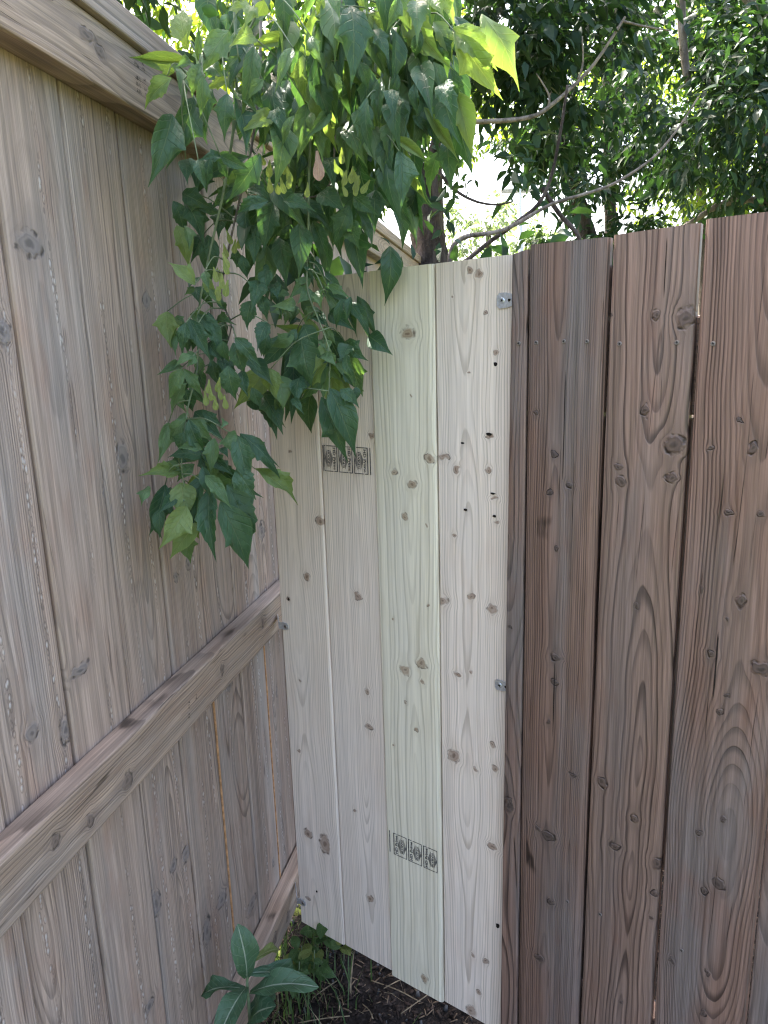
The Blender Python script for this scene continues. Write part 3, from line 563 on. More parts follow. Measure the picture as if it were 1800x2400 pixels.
def board(parent, name, xs, yf, th, z0, z1, pal, knots=(), ch=0.002, top_cut=(0, 0), ch2=None, **kw):
    """xs = left/right at the bottom, left/right at the top, in the parent's frame; front face at y = yf"""
    xl0, xr0, xl1, xr1 = xs
    hgt = z1 - z0
    kn = sorted([(a - xl0, b - z0, c, d) for a, b, c, d in knots], key=lambda k: k[1])
    nseg = 1 if len(kn) <= 5 else max(2, math.ceil(len(kn) / 3.5))
    lev = sorted(set([0.0, hgt] + [hgt * i / nseg for i in range(1, nseg)] + ([hgt * 0.33, hgt * 0.66] if nseg < 3 else [])))
    mats, segs = [], []
    for i in range(nseg):
        a, b = hgt * i / nseg, hgt * (i + 1) / nseg
        segs.append((a, b))
        mats.append(wood('%s_wood' % name, pal, [k for k in kn if a - 0.07 < k[1] < b + 0.07], **kw))
    V, F, MI = [], [], []
    c2 = ch2 or ch
    d2 = min(c2 * 0.7, th * 0.6)
    r = random.Random(int(xl0 * 1e5))
    for k, z in enumerate(lev):
        f = z / hgt
        l = (xl0 + (xl1 - xl0) * f) - xl0 + r.uniform(-1, 1) * 0.0006
        w = (xr0 + (xr1 - xr0) * f) - xl0 + r.uniform(-1, 1) * 0.0006
        yb = r.uniform(-1, 1) * 0.0006
        V += [(l, ch + yb, z), (l + ch * 0.3, ch * 0.3 + yb, z), (l + ch, yb, z), (w - c2, yb, z), (w - c2 * 0.32, d2 * 0.32 + yb, z), (w, d2 + yb, z), (w, th + yb, z), (l, th + yb, z)]
    n = 8
    # the saw cut at the top need not be square
    for j in range(n):
        x, y, z = V[-n + j]
        fx = (x - V[-n][0]) / max(1e-6, V[-n + 5][0] - V[-n][0])
        V[-n + j] = (x, y, z - top_cut[0] * (1 - fx) - top_cut[1] * fx)
    for k in range(len(lev) - 1):
        zm = (lev[k] + lev[k + 1]) / 2
        si = next(i for i, s in enumerate(segs) if s[0] <= zm <= s[1] + 1e-9)
        for j in range(n):
            F.append((k * n + j, k * n + (j + 1) % n, (k + 1) * n + (j + 1) % n, (k + 1) * n + j))
            MI.append(si)
    F.append(tuple(range(n - 1, -1, -1)))
    MI.append(0)
    F.append(tuple((len(lev) - 1) * n + j for j in range(n)))
    MI.append(nseg - 1)
    return mesh_obj(name, V, F, mats, parent, (xl0, yf, z0), mi=MI)

def rail(parent, name, xa, xb, yf, th, z0, z1, pal, ch=0.004, knots=(), **kw):
    """a horizontal timber along the parent's x, front face at y = yf"""
    kn = [(b - z0, a - xa, d, c) for a, b, c, d in knots]
    mat = wood('%s_wood' % name, pal, kn, along='x', **kw)
    h = z1 - z0
    sec = [(0 + ch, 0), (th, 0), (th, h), (ch, h), (ch * 0.3, h - ch * 0.3), (0, h - ch), (0, ch), (ch * 0.3, ch * 0.3)]
    V, F = [], []
    nl = 8
    r = random.Random(int(z0 * 1e4))
    for k in range(nl):
        x = (xb - xa) * k / (nl - 1)
        dz, dy = r.uniform(-1, 1) * 0.0008, r.uniform(-1, 1) * 0.0006
        V += [(x, y + dy, z + dz) for y, z in sec]
    n = 8
    for k in range(nl - 1):
        for j in range(n):
            F.append((k * n + j, k * n + (j + 1) % n, (k + 1) * n + (j + 1) % n, (k + 1) * n + j))
    F.append(tuple(range(n - 1, -1, -1)))
    F.append(tuple((nl - 1) * n + j for j in range(n)))
    return mesh_obj(name, V, F, mat, parent, (xa, yf, z0))

# ------------------------------------------------------------------ simple materials
def soil_mat():
    m, t, out = new_mat('soil')
    co = t.new('ShaderNodeTexCoord').outputs['Object']
    a = t.noise(co, 9.0, 5.0, 0.65)
    b = t.noise(co, 60.0, 4.0, 0.6)
    col = t.mix(t.ss(a, 0.35, 0.65), (0.010, 0.008, 0.007), (0.026, 0.020, 0.017))
    col = t.mix(t.ss(b, 0.5, 0.75), col, (0.05, 0.04, 0.033))
    principled(t, out, col, 0.9, 0.15, bump=t.m('ADD', b, a), strength=0.9, dist=0.012)
    return m

def ground_mat():
    m, t, out = new_mat('ground')
    co = t.new('ShaderNodeTexCoord').outputs['Object']
    a = t.noise(co, 0.6, 4.0, 0.6)
    b = t.noise(co, 14.0, 4.0, 0.65)
    col = t.mix(t.ss(a, 0.4, 0.6), (0.060, 0.085, 0.022), (0.105, 0.115, 0.035))
    col = t.mix(t.ss(b, 0.5, 0.72), col, (0.16, 0.12, 0.065))
    principled(t, out, col, 0.9, 0.1, bump=b, strength=0.8, dist=0.03)
    return m

def flat_mat(name, color, rough=0.7, spec=0.2, metal=0.0, var=0.25, scale=30.0, bump=0.0):
    m, t, out = new_mat(name)
    co = t.new('ShaderNodeTexCoord').outputs['Object']
    n = t.noise(co, scale, 3.0, 0.6)
    lo = tuple(c * (1 - var) for c in color)
    hi = tuple(min(1, c * (1 + var)) for c in color)
    principled(t, out, t.mix(t.ss(n, 0.3, 0.7), lo, hi), rough, spec, metal, bump=n if bump else None, strength=bump, dist=0.004)
    return m

def ink_mat():
    m, t, out = new_mat('stamp_ink')
    co = t.new('ShaderNodeTexCoord').outputs['Object']
    n = t.noise(t.vm('MULTIPLY', co, (500, 1, 120)), 1.0, 3.0, 0.6)
    d = t.new('ShaderNodeBsdfDiffuse')
    d.inputs[0].default_value = (0.045, 0.047, 0.055, 1)
    tr = t.new('ShaderNodeBsdfTransparent')
    mx = t.new('ShaderNodeMixShader')
    t.put(mx.inputs[0], t.ss(n, 0.36, 0.5, 0.45, 0.97))
    t.t.links.new(tr.outputs[0], mx.inputs[1])
    t.t.links.new(d.outputs[0], mx.inputs[2])
    t.t.links.new(mx.outputs[0], out.inputs[0])
    return m

def bark_mat(name, c0, c1):
    m, t, out = new_mat(name)
    co = t.new('ShaderNodeTexCoord').outputs['Object']
    n = t.noise(t.vm('MULTIPLY', co, (14, 14, 3.2)), 1.6, 5.0, 0.65)
    f = t.noise(co, 45.0, 4.0, 0.6)
    col = t.mix(t.ss(n, 0.38, 0.62), c0, c1)
    col = t.mix(t.ss(f, 0.5, 0.8, 0.0, 0.5), col, tuple(v * 1.5 for v in c1))
    principled(t, out, col, 0.85, 0.15, bump=t.m('MULTIPLY_ADD', f, 0.3, n), strength=0.9, dist=0.03)
    return m

M_SOIL, M_GROUND, M_INK = soil_mat(), ground_mat(), ink_mat()
M_ZINC = flat_mat('zinc', (0.62, 0.66, 0.72), 0.36, 0.5, 0.85, 0.15, 200)
M_STEEL = flat_mat('screw_steel', (0.36, 0.34, 0.32), 0.45, 0.5, 0.8, 0.3, 300)
M_RUST = flat_mat('weathered_screw', (0.20, 0.175, 0.16), 0.6, 0.4, 0.4, 0.4, 300)
M_DARK = flat_mat('dark_recess', (0.012, 0.012, 0.013), 0.7, 0.2)
M_HOLE = flat_mat('hole', (0.02, 0.016, 0.014), 0.9, 0.1)
M_GAP_GLOW = flat_mat('orange_gap_glow', (0.50, 0.27, 0.135), 0.6, 0.2, 0.0, 0.3, 60)
M_BARK = bark_mat('bark', (0.030, 0.024, 0.022), (0.085, 0.068, 0.062))
M_TWIG = bark_mat('twig_bark', (0.10, 0.085, 0.075), (0.24, 0.205, 0.18))
M_GREENSTEM = flat_mat('green_stem', (0.13, 0.17, 0.09), 0.5, 0.3, 0.0, 0.3, 40)

# ------------------------------------------------------------------ ground
def grid_obj(name, x0, x1, y0, y1, nx, ny, hfun, mat, smooth=True, keep=None):
    V = [(x0 + (x1 - x0) * i / nx, y0 + (y1 - y0) * j / ny, 0) for j in range(ny + 1) for i in range(nx + 1)]
    V = [(x, y, hfun(x, y)) for x, y, _ in V]
    F = [(j * (nx + 1) + i, j * (nx + 1) + i + 1, (j + 1) * (nx + 1) + i + 1, (j + 1) * (nx + 1) + i) for j in range(ny) for i in range(nx)]
    if keep:
        F = [f for f in F if keep(V[f[0]])]
    return mesh_obj(name, V, F, mat, smooth=smooth)

def bumps(x, y):
    return 0.010 * math.sin(11 * x + 3 * y) * math.sin(7 * y - 4 * x + 1) + 0.006 * math.sin(31 * x + 1.3) * math.sin(27 * y + 0.4) + 0.004 * math.sin(63 * x - 20 * y)

g = grid_obj('ground', -900, 900, -900, 900, 8, 8, lambda x, y: -0.03, M_GROUND, False)
g['kind'] = 'structure'
g = grid_obj('soil', -2.6, 3.4, -2.4, 4.2, 120, 130, lambda x, y: bumps(x, y) - 0.004, M_SOIL, keep=lambda v: v[0] * 0.9788 - v[1] * 0.2049 + 0.6229 > -0.01)
g['kind'] = 'structure'

# ------------------------------------------------------------------ the weathered fence on the left
TH_L, D_L = 0.2064, 0.6229
L_N = Vector((math.cos(TH_L), -math.sin(TH_L), 0))
L_D = Vector((math.sin(TH_L), math.cos(TH_L), 0))
L_O = -L_N * D_L
fence = empty('board_fence', L_O, math.pi / 2 - TH_L)      # local x runs along the fence, front faces local -y
tag(fence, 'long weathered grey-brown board fence with three rails and a flat cap, leaves hanging over it', 'fence')
BW = 0.1427
for i in range(-6, 27):
    a = 0.517 + BW * i
    kn = list(KNOTS.get(('L', i), []))
    r = random.Random(100 + i)
    if i < 0 or i > 7:
        kn = [(a + r.uniform(0.02, 0.12), r.uniform(0.2, 1.85), r.uniform(0.006, 0.013), r.uniform(0.009, 0.018)) for _ in range(3)]
    elif len(kn) < 2:
        kn += [(a + r.uniform(0.02, 0.12), r.uniform(0.15, 1.8), r.uniform(0.004, 0.009), r.uniform(0.007, 0.013)) for _ in range(2)]
    g0 = r.uniform(0.0022, 0.0034)
    dots = [(r.uniform(0.03, 0.06), 0.007), (r.uniform(0.085, 0.12), 0.006)] if i % 3 != 2 else [(r.uniform(0.05, 0.1), 0.006)]
    board(fence, 'board', (a + g0, a + BW - g0, a + g0 + r.uniform(-1, 1) * 0.002, a + BW - g0 + r.uniform(-1, 1) * 0.001),
          0.0035 * (i % 2) + r.uniform(0, 0.003), 0.017, 0.065, 1.93, 'left', kn, ch=0.0042, x0=r.uniform(0.0, 0.14), y0=r.choice([0.02, 0.04, 0.1, 0.16]),
          ring=r.uniform(180, 280), wave=r.uniform(0.5, 1.0), seed=i * 1.37 + 20, dots=dots, tone=r.uniform(0.86, 1.08))
# a dark strip added behind each joint keeps the light out
M_LIGHT_STOP = flat_mat('joint_light_stop', (0.07, 0.055, 0.048), 0.8, 0.1)
for i in range(-5, 27):
    v, f = box_data(-0.008, 0.008, 0.0165, 0.0235, 0.07, 1.92)
    mesh_obj('added_joint_strip', v, f, M_LIGHT_STOP, fence, (0.517 + BW * i, 0.0075, 0))
# orange strips in three joints, coloured to imitate sun glow through the gaps
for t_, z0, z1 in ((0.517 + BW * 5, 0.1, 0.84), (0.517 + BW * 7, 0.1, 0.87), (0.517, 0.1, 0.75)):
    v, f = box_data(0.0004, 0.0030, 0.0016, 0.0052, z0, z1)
    mesh_obj('gap_glow_strip', v, f, M_GAP_GLOW, fence, (t_, 0, 0))
rail(fence, 'top_rail', -0.36, 4.4, -0.038, 0.0375, 1.868, 1.955, 'beam', seed=3.1, x0=0.05, y0=0.06, ring=230, wave=0.9,
     knots=[(0.96, 1.925, 0.02, 0.008), (0.99, 1.915, 0.012, 0.008), (1.9, 1.9, 0.012, 0.01), (2.6, 1.93, 0.014, 0.01)])
rail(fence, 'middle_rail', -0.36, 4.4, -0.0376, 0.0371, 0.857, 0.946, 'beam', seed=8.4, x0=0.12, y0=0.05, ring=210, wave=0.8,
     knots=[(0.855, 0.885, 0.012, 0.013), (0.69, 0.905, 0.009, 0.010), (0.76, 0.885, 0.008, 0.010), (1.20, 0.905, 0.009, 0.012), (1.42, 0.915, 0.008, 0.012), (0.42, 0.9, 0.012, 0.012)])
rail(fence, 'bottom_rail', -0.36, 4.4, -0.038, 0.0375, 0.078, 0.167, 'beam', seed=5.7, x0=0.02, y0=0.03, ring=120, wave=1.6,
     knots=[(1.45, 0.11, 0.014, 0.012), (1.36, 0.13, 0.016, 0.012), (1.2, 0.12, 0.02, 0.012)])
rail(fence, 'cap', -0.36, 4.45, -0.049, 0.135, 1.9555, 1.9935, 'beam', ch=0.003, seed=9.9, x0=0.06, y0=0.09, ring=200, wave=0.7)
for t_ in (-0.25, 2.1, 4.3):
    v, f = box_data(0, 0.089, 0.026, 0.085, -0.02, 1.95)
    mesh_obj('post', v, f, wood('post_wood', 'beam', seed=t_), fence, (t_, 0, 0))

# ------------------------------------------------------------------ the new pale panel and the brown fence, one straight line
TH_P = 0.6111
P_O = Vector((-0.2435, 1.5415, 0))
panel = empty('new_board_panel', P_O, -TH_P)
tag(panel, 'pale new four-board panel with grade stamps closing the gap beside the leafy branch', 'fence panel')
PZ0, PZ1 = 0.093, 1.6475
PB = [((0.000, 0.1393, 0.000, 0.1393), 0.0, 'new', 0.0, dict(x0=0.05, y0=0.03, ring=190, wave=0.8, seed=1.3)),
      ((0.1411, 0.2792, 0.1411, 0.2792), 0.0012, 'new', 0.002, dict(x0=0.085, y0=0.02, ring=230, wave=0.7, seed=2.9)),
      ((0.2810, 0.4190, 0.2810, 0.4190), -0.0035, 'green', -0.004, dict(x0=0.08, y0=0.012, ring=110, wave=0.9, seed=4.2)),
      ((0.4212, 0.5700, 0.4212, 0.5700), 0.001, 'new', 0.0, dict(x0=0.06, y0=0.025, ring=215, wave=0.8, seed=6.6))]
pboards = []
for i, (xs, yf, pal, dz, kw) in enumerate(PB):
    zt = PZ1 + 0.0078 * (xs[0] + 0.07)
    pboards.append(board(panel, 'board', xs, yf, 0.019, PZ0 + dz, zt, pal, KNOTS[('P', i)], ch=0.003, ch2=0.008 if i == 2 else (0.005 if i == 0 else 0.0035),
                         top_cut=(0.001, 0.0), bump=0.25, **kw))
for s_ in (0.1402, 0.2801, 0.4201):  # strips added behind the panel joints so the gaps stay dark
    v, f = box_data(s_ - 0.012, s_ + 0.012, 0.0205, 0.0212, 0.10, 1.62)
    mesh_obj('added_joint_strip', v, f, M_LIGHT_STOP, panel)
for z_ in (0.30, 1.42):
    rail(panel, 'batten', 0.02, 0.56, 0.0215, 0.03, z_, z_ + 0.06, 'beam', seed=z_)

brown = empty('brown_board_fence', P_O + Vector((math.cos(TH_P), -math.sin(TH_P), 0)) * 0.57, -TH_P)
tag(brown, 'dark reddish-brown weathered upright board fence with knots and screw heads beside the pale panel', 'fence')
BO = 0.57
YB = -0.0205                                                  # a board's thickness in front of the pale panel
BB = [((0.5645, 0.6020, 0.5755, 0.6035), YB, 'brown', 1.654, (0.006, 0.0), dict(x0=0.0, y0=0.03, ring=170, wave=1.2, seed=7.7)),
      ((0.6040, 0.7255, 0.6060, 0.7310), YB + 0.0005, 'brown', 1.660, (0.0, 0.002), dict(x0=0.052, y0=0.02, ring=310, wave=0.4, seed=3.3, tone=0.94)),
      ((0.7305, 0.8575, 0.7360, 0.8560), YB + 0.003, 'brown2', 1.663, (0.003, 0.0), dict(x0=0.078, y0=0.012, ring=130, wave=1.25, seed=5.15)),
      ((0.8635, 0.9985, 0.8625, 0.9990), YB - 0.001, 'brown', 1.666, (0.0, 0.0), dict(x0=0.09, y0=0.06, ring=290, wave=0.7, seed=12.4)),
      ((1.0060, 1.1430, 1.0050, 1.1440), YB + 0.004, 'brown', 1.668, (0.0, 0.0), dict(x0=0.02, y0=0.05, ring=190, wave=0.8, seed=14.9)),
      ((1.1480, 1.2860, 1.1480, 1.2860), YB, 'brown', 1.668, (0.0, 0.0), dict(x0=0.1, y0=0.03, ring=160, wave=0.9, seed=16.2)),
      ((1.2890, 1.4280, 1.2890, 1.4280), YB + 0.002, 'brown2', 1.668, (0.0, 0.0), dict(x0=0.03, y0=0.03, ring=140, wave=0.9, seed=18.2))]

def screw(parent, x, y, z, r=0.0042, mat=None):
    V, F, MI = [], [], []
    n = 14
    for rr, yy in ((r, 0.0), (r, -0.0006), (r * 0.8, -0.0011)):
        for k in range(n):
            a = 2 * math.pi * k / n
            V.append((rr * math.cos(a), yy, rr * math.sin(a)))
    for k in range(n):
        for q in (0, 1):
            F.append((q * n + k, q * n + (k + 1) % n, (q + 1) * n + (k + 1) % n, (q + 1) * n + k))
            MI.append(0)
    F.append(tuple(2 * n + k for k in range(n)))
    MI.append(0)
    for ang in (0.4, 0.4 + math.pi / 2):
        c, s = math.cos(ang), math.sin(ang)
        b = len(V)
        L, W = r * 0.55, r * 0.16
        for u, v in ((-L, -W), (L, -W), (L, W), (-L, W)):
            V.append((u * c - v * s, -0.00125 - 0.00005 * (ang > 1), u * s + v * c))
        F.append((b, b + 1, b + 2, b + 3))
        MI.append(1)
    return mesh_obj('screw', V, F, [mat or M_STEEL, M_DARK], parent, (x, y, z), mi=MI)

def nail_hole(parent, x, y, z, rx, rz, name='nail_hole'):
    V = [(0, -0.0003, 0)]
    n = 10
    r = random.Random(int(x * 1e4 + z * 1e5))
    for k in range(n):
        a = 2 * math.pi * k / n
        q = r.uniform(0.75, 1.2)
        V.append((rx * q * math.cos(a), -0.0004, rz * q * math.sin(a)))
    F = [(0, 1 + k, 1 + (k + 1) % n) for k in range(n)]
    return mesh_obj(name, V, F, M_HOLE, parent, (x, y, z))

bboards = []
for i, (xs, yf, pal, zt, cut, kw) in enumerate(BB):
    xs = tuple(v - BO for v in xs)
    kn = [(a - BO, b, c, d) for a, b, c, d in KNOTS.get(('B', i), [])]
    if i > 3:
        r = random.Random(i)
        kn = [(xs[0] + r.uniform(0.02, 0.12), r.uniform(0.3, 1.6), r.uniform(0.006, 0.012), r.uniform(0.007, 0.014)) for _ in range(5)]
    bboards.append(board(brown, 'board', xs, yf, 0.019, 0.05, zt, pal, kn, ch=0.0045 if i else 0.003, ch2={1: 0.012, 3: 0.010}.get(i), top_cut=cut, bump=0.85, **kw))

for i, s, z in ((0, 0.590, 1.510), (1, 0.620, 1.510), (1, 0.666, 1.5105), (1, 0.703, 1.509), (2, 0.752, 1.504), (2, 0.834, 1.503), (3, 0.883, 1.5), (3, 0.955, 1.499), (3, 0.9, 0.5), (2, 0.76, 0.5), (1, 0.7, 0.5)):
    o = bboards[i]
    screw(o, s - BO - o.location.x, -0.0006, z - o.location.z, 0.0034, M_RUST)
for i, s, z, a, b in ((3, 0.053, 1.339, 0.004, 0.002), (3, 0.058, 1.217, 0.004, 0.0022), (3, 0.117, 1.477, 0.0036, 0.0036), (3, 0.105, 1.357, 0.0055, 0.0026),
                      (3, 0.113, 1.252, 0.0055, 0.002), (3, 0.116, 1.211, 0.0042, 0.0022), (0, 0.027, 0.964, 0.0034, 0.0034), (0, 0.061, 0.21, 0.003, 0.004), (3, 0.128, 0.355, 0.0045, 0.006)):
    o = pboards[i]
    nail_hole(o, s, -0.0008, z - o.location.z, a, b)
nail_hole(bboards[3], 0.055, -0.0008, 0.98, 0.0012, 0.06, 'check_crack')
nail_hole(bboards[1], 0.066, -0.0008, 1.32, 0.0008, 0.11, 'check_crack')
nail_hole(bboards[1], 0.060, -0.0008, 0.85, 0.0011, 0.07, 'check_crack')
nail_hole(bboards[2], 0.082, -0.0008, 1.56, 0.0006, 0.05, 'check_crack')
rail(brown, 'back_rail', 0.01, 0.88, 0.003, 0.037, 1.398, 1.541, 'brown', seed=2.2)
rail(brown, 'back_rail', 0.01, 0.88, 0.003, 0.037, 0.22, 0.31, 'brown', seed=4.2)
v, f = box_data(0.262, 0.312, 0.005, 0.024, 0.62, 1.392)
mesh_obj('brace_or_light_stop', v, f, wood('brace_wood', 'brown', seed=31), brown)
for s_, z0, z1 in ((0.033, 0.32, 1.392), (0.161, 0.32, 1.392), (0.161, 1.545, 1.62), (0.033, 1.545, 1.62), (0.161, 0.06, 0.215), (0.033, 0.06, 0.215)):  # dark strips added behind the joints to shut out light from the yard
    v, f = box_data(s_ - 0.02, s_ + 0.02, 0.005, 0.02, z0, z1)
    mesh_obj('brace_or_light_stop', v, f, M_LIGHT_STOP, brown)
for s in (0.335, 0.80):
    v, f = box_data(s, s + 0.089, 0.042, 0.131, -0.02, 1.55)
    mesh_obj('post', v, f, wood('post_wood', 'brown', seed=s), brown)

# ------------------------------------------------------------------ grade stamps printed on the new boards
def text_mesh(body, size, width):
    cu = bpy.data.curves.new('stamp_text', 'FONT')
    cu.body = body
    cu.size = size
    cu.align_x = 'CENTER'
    cu.align_y = 'CENTER'
    cu.offset = size * 0.03
    cu.resolution_u = 2
    o = bpy.data.objects.new('stamp_text', cu)
    COL.objects.link(o)
    bpy.context.view_layer.update()
    me = bpy.data.meshes.new_from_object(o.evaluated_get(bpy.context.evaluated_depsgraph_get()))
    V = np.array([v.co[:2] for v in me.vertices])
    F = [tuple(p.vertices) for p in me.polygons]
    bpy.data.objects.remove(o)
    bpy.data.meshes.remove(me)
    bpy.data.curves.remove(cu)
    c = (V.max(0) + V.min(0)) / 2
    V = V - c
    V[:, 0] *= width / (V[:, 0].max() - V[:, 0].min())
    return V, F

T_HD = text_mesh('HD Prime', 9.0, 46)
T_IRV = text_mesh('IRVING', 6.0, 34)

def stamp_data(parts='all'):
    V, F = [], []
    def add(vs, fs, off=(0, 0)):
        b = len(V)
        V.extend([(float(x) + off[0], float(y) + off[1]) for x, y in vs])
        F.extend([tuple(b + i for i in f) for f in fs])
    def rect(x0, x1, y0, y1):
        add([(x0, y0), (x1, y0), (x1, y1), (x0, y1)], [(0, 1, 2, 3)])
    rect(-27, 27, 15.2, 17.4)
    if parts == 'bar':
        return V, F
    rect(-27, 27, -17.4, -15.8)
    rect(-27, -25.4, -11, 15.6)
    rect(-27, -25.4, -15.8, -13)
    rect(25.4, 27, -15.8, 6)
    rect(25.4, 27, 8, 15.6)
    add(*T_HD, off=(0, 9.6))
    add(*T_IRV, off=(0, -5))
    for sg in (1, -1):                                     # hatched halves of the diamond
        for k in range(5):
            y0, y1 = 3.6 + k * 1.5, 3.6 + k * 1.5 + 0.95
            h0, h1 = 20 * (1 - (y0 - 3.6) / 8.0), 20 * (1 - (y1 - 3.6) / 8.0)
            q = [(-h0, sg * y0 - 5), (h0, sg * y0 - 5), (h1, sg * y1 - 5), (-h1, sg * y1 - 5)]
            add(q, [(0, 1, 2, 3) if sg > 0 else (3, 2, 1, 0)])
    return V, F

def put_stamp(bo, s, z, flip, parts='all'):
    V, F = stamp_data(parts)
    out = []
    for x, y in V:
        X, Z = (y, -x) if not flip else (-y, x)            # a quarter turn either way
        out.append((X / 1000, 0, Z / 1000))
    return mesh_obj('grade_stamp', out, F, M_INK, bo, (s - bo.location.x, -0.0011, z - bo.location.z))

for s in (0.168, 0.2065, 0.245):
    put_stamp(pboards[1], s, 1.293, False)
put_stamp(pboards[1], 0.132, 1.293, False, 'bar')
put_stamp(pboards[1], 0.2515, 1.293, False, 'bar')
for s in (0.3165, 0.355, 0.3935):
    put_stamp(pboards[2], s, 0.447, True)
put_stamp(pboards[2], 0.309, 0.449, False, 'bar').location.x -= 0.036
# faint mill marks on the old rails
def mill_mark(parent_rail, x, z, txt, size, width, rot):
    V, F = text_mesh(txt, size, width)
    c, s_ = math.cos(rot), math.sin(rot)
    out = [((a * c - b * s_) / 1000, 0, (a * s_ + b * c) / 1000) for a, b in V]
    o = mesh_obj('mill_mark', out, F, M_FADED, parent_rail, (x - parent_rail.location.x, -0.0014, z - parent_rail.location.z))
    return o
def faded_mat():
    m, t, out = new_mat('faded_ink')
    co = t.new('ShaderNodeTexCoord').outputs['Object']
    n = t.noise(t.vm('MULTIPLY', co, (300, 1, 220)), 1.0, 3.0, 0.7)
    d = t.new('ShaderNodeBsdfDiffuse')
    d.inputs[0].default_value = (0.05, 0.045, 0.045, 1)
    tr = t.new('ShaderNodeBsdfTransparent')
    mx = t.new('ShaderNodeMixShader')
    t.put(mx.inputs[0], t.ss(n, 0.4, 0.62, 0.0, 0.7))
    t.t.links.new(tr.outputs[0], mx.inputs[1])
    t.t.links.new(d.outputs[0], mx.inputs[2])
    t.t.links.new(mx.outputs[0], out.inputs[0])
    return m
M_FADED = faded_mat()
top_rail = next(o for o in fence.children if o.name == 'top_rail')
mid_rail = next(o for o in fence.children if o.name == 'middle_rail')
mill_mark(top_rail, 0.885, 1.94, '2', 26, 14, -1.57)
mill_mark(top_rail, 1.085, 1.918, 'II III', 18, 50, -1.57)
mill_mark(top_rail, 1.105, 1.918, 'II I II', 10, 46, -1.57)
mill_mark(mid_rail, 1.085, 0.905, '2', 12, 7, -0.2)
mill_mark(mid_rail, 1.055, 0.895, 'II III', 9, 30, 1.4)

# ------------------------------------------------------------------ zinc brackets holding the panel
def strip_plate(name, parent, path, z, hz, th, round_end=True):
    """a bent plate: path of (x, y) in plan, height hz about z"""
    V, F = [], []
    n = len(path)
    for k, (x, y) in enumerate(path):
        e = hz * (0.62 if (k in (0, n - 1) and round_end) else 1.0)
        a = path[max(k - 1, 0)]
        b = path[min(k + 1, n - 1)]
        dx, dy = b[0] - a[0], b[1] - a[1]
        l = math.hypot(dx, dy)
        nx, ny = dy / l * th, -dx / l * th
        V += [(x, y, z - e), (x + nx, y + ny, z - e), (x + nx, y + ny, z + e), (x, y, z + e)]
    for k in range(n - 1):
        for j in range(4):
            F.append((k * 4 + j, k * 4 + (j + 1) % 4, (k + 1) * 4 + (j + 1) % 4, (k + 1) * 4 + j))
    F.append((3, 2, 1, 0))
    F.append(tuple((n - 1) * 4 + j for j in range(4)))
    return mesh_obj(name, V, F, M_ZINC, parent)

cc, ss_ = math.cos(-TH_P), math.sin(-TH_P)
def to_panel(w):
    d = Vector(w) - P_O
    return (d.x * cc + d.y * ss_, -d.x * ss_ + d.y * cc)
for z in (0.896, 0.155):
    q = to_panel(L_O + L_D * 1.512 + L_N * 0.0405)
    q2 = to_panel(L_O + L_D * 1.492 + L_N * 0.0405)
    mid = (-0.004, -0.003)
    b = strip_plate('corner_bracket', panel, [(q[0], q[1]), ((q[0] * 0.5 + mid[0] * 0.5), q[1] * 0.5 + mid[1] * 0.5), mid, (0.004, -0.0006), (0.016, -0.0006), (0.021, -0.0006)], z, 0.0085, 0.0018)
    screw(b, 0.0135, -0.0025, z, 0.0045, M_STEEL)
    o = screw(b, q[0] * 0.6, q[1] * 0.6 - 0.004, z, 0.0042, M_STEEL)
    o.rotation_euler = (0, 0, -0.9)
for z, w in ((1.580, 0.033), (0.888, 0.027)):
    b = strip_plate('mending_plate', panel, [(0.541, -0.0005), (0.5455, -0.0005), (0.558, -0.0005), (0.541 + w, -0.0005)], z, 0.0125 if w > 0.03 else 0.0105, 0.0015)
    screw(b, 0.5505, -0.0021, z, 0.0048, M_ZINC)
    nail_hole(b, 0.5635, -0.0022, z, 0.0028, 0.0028, 'plate_hole')

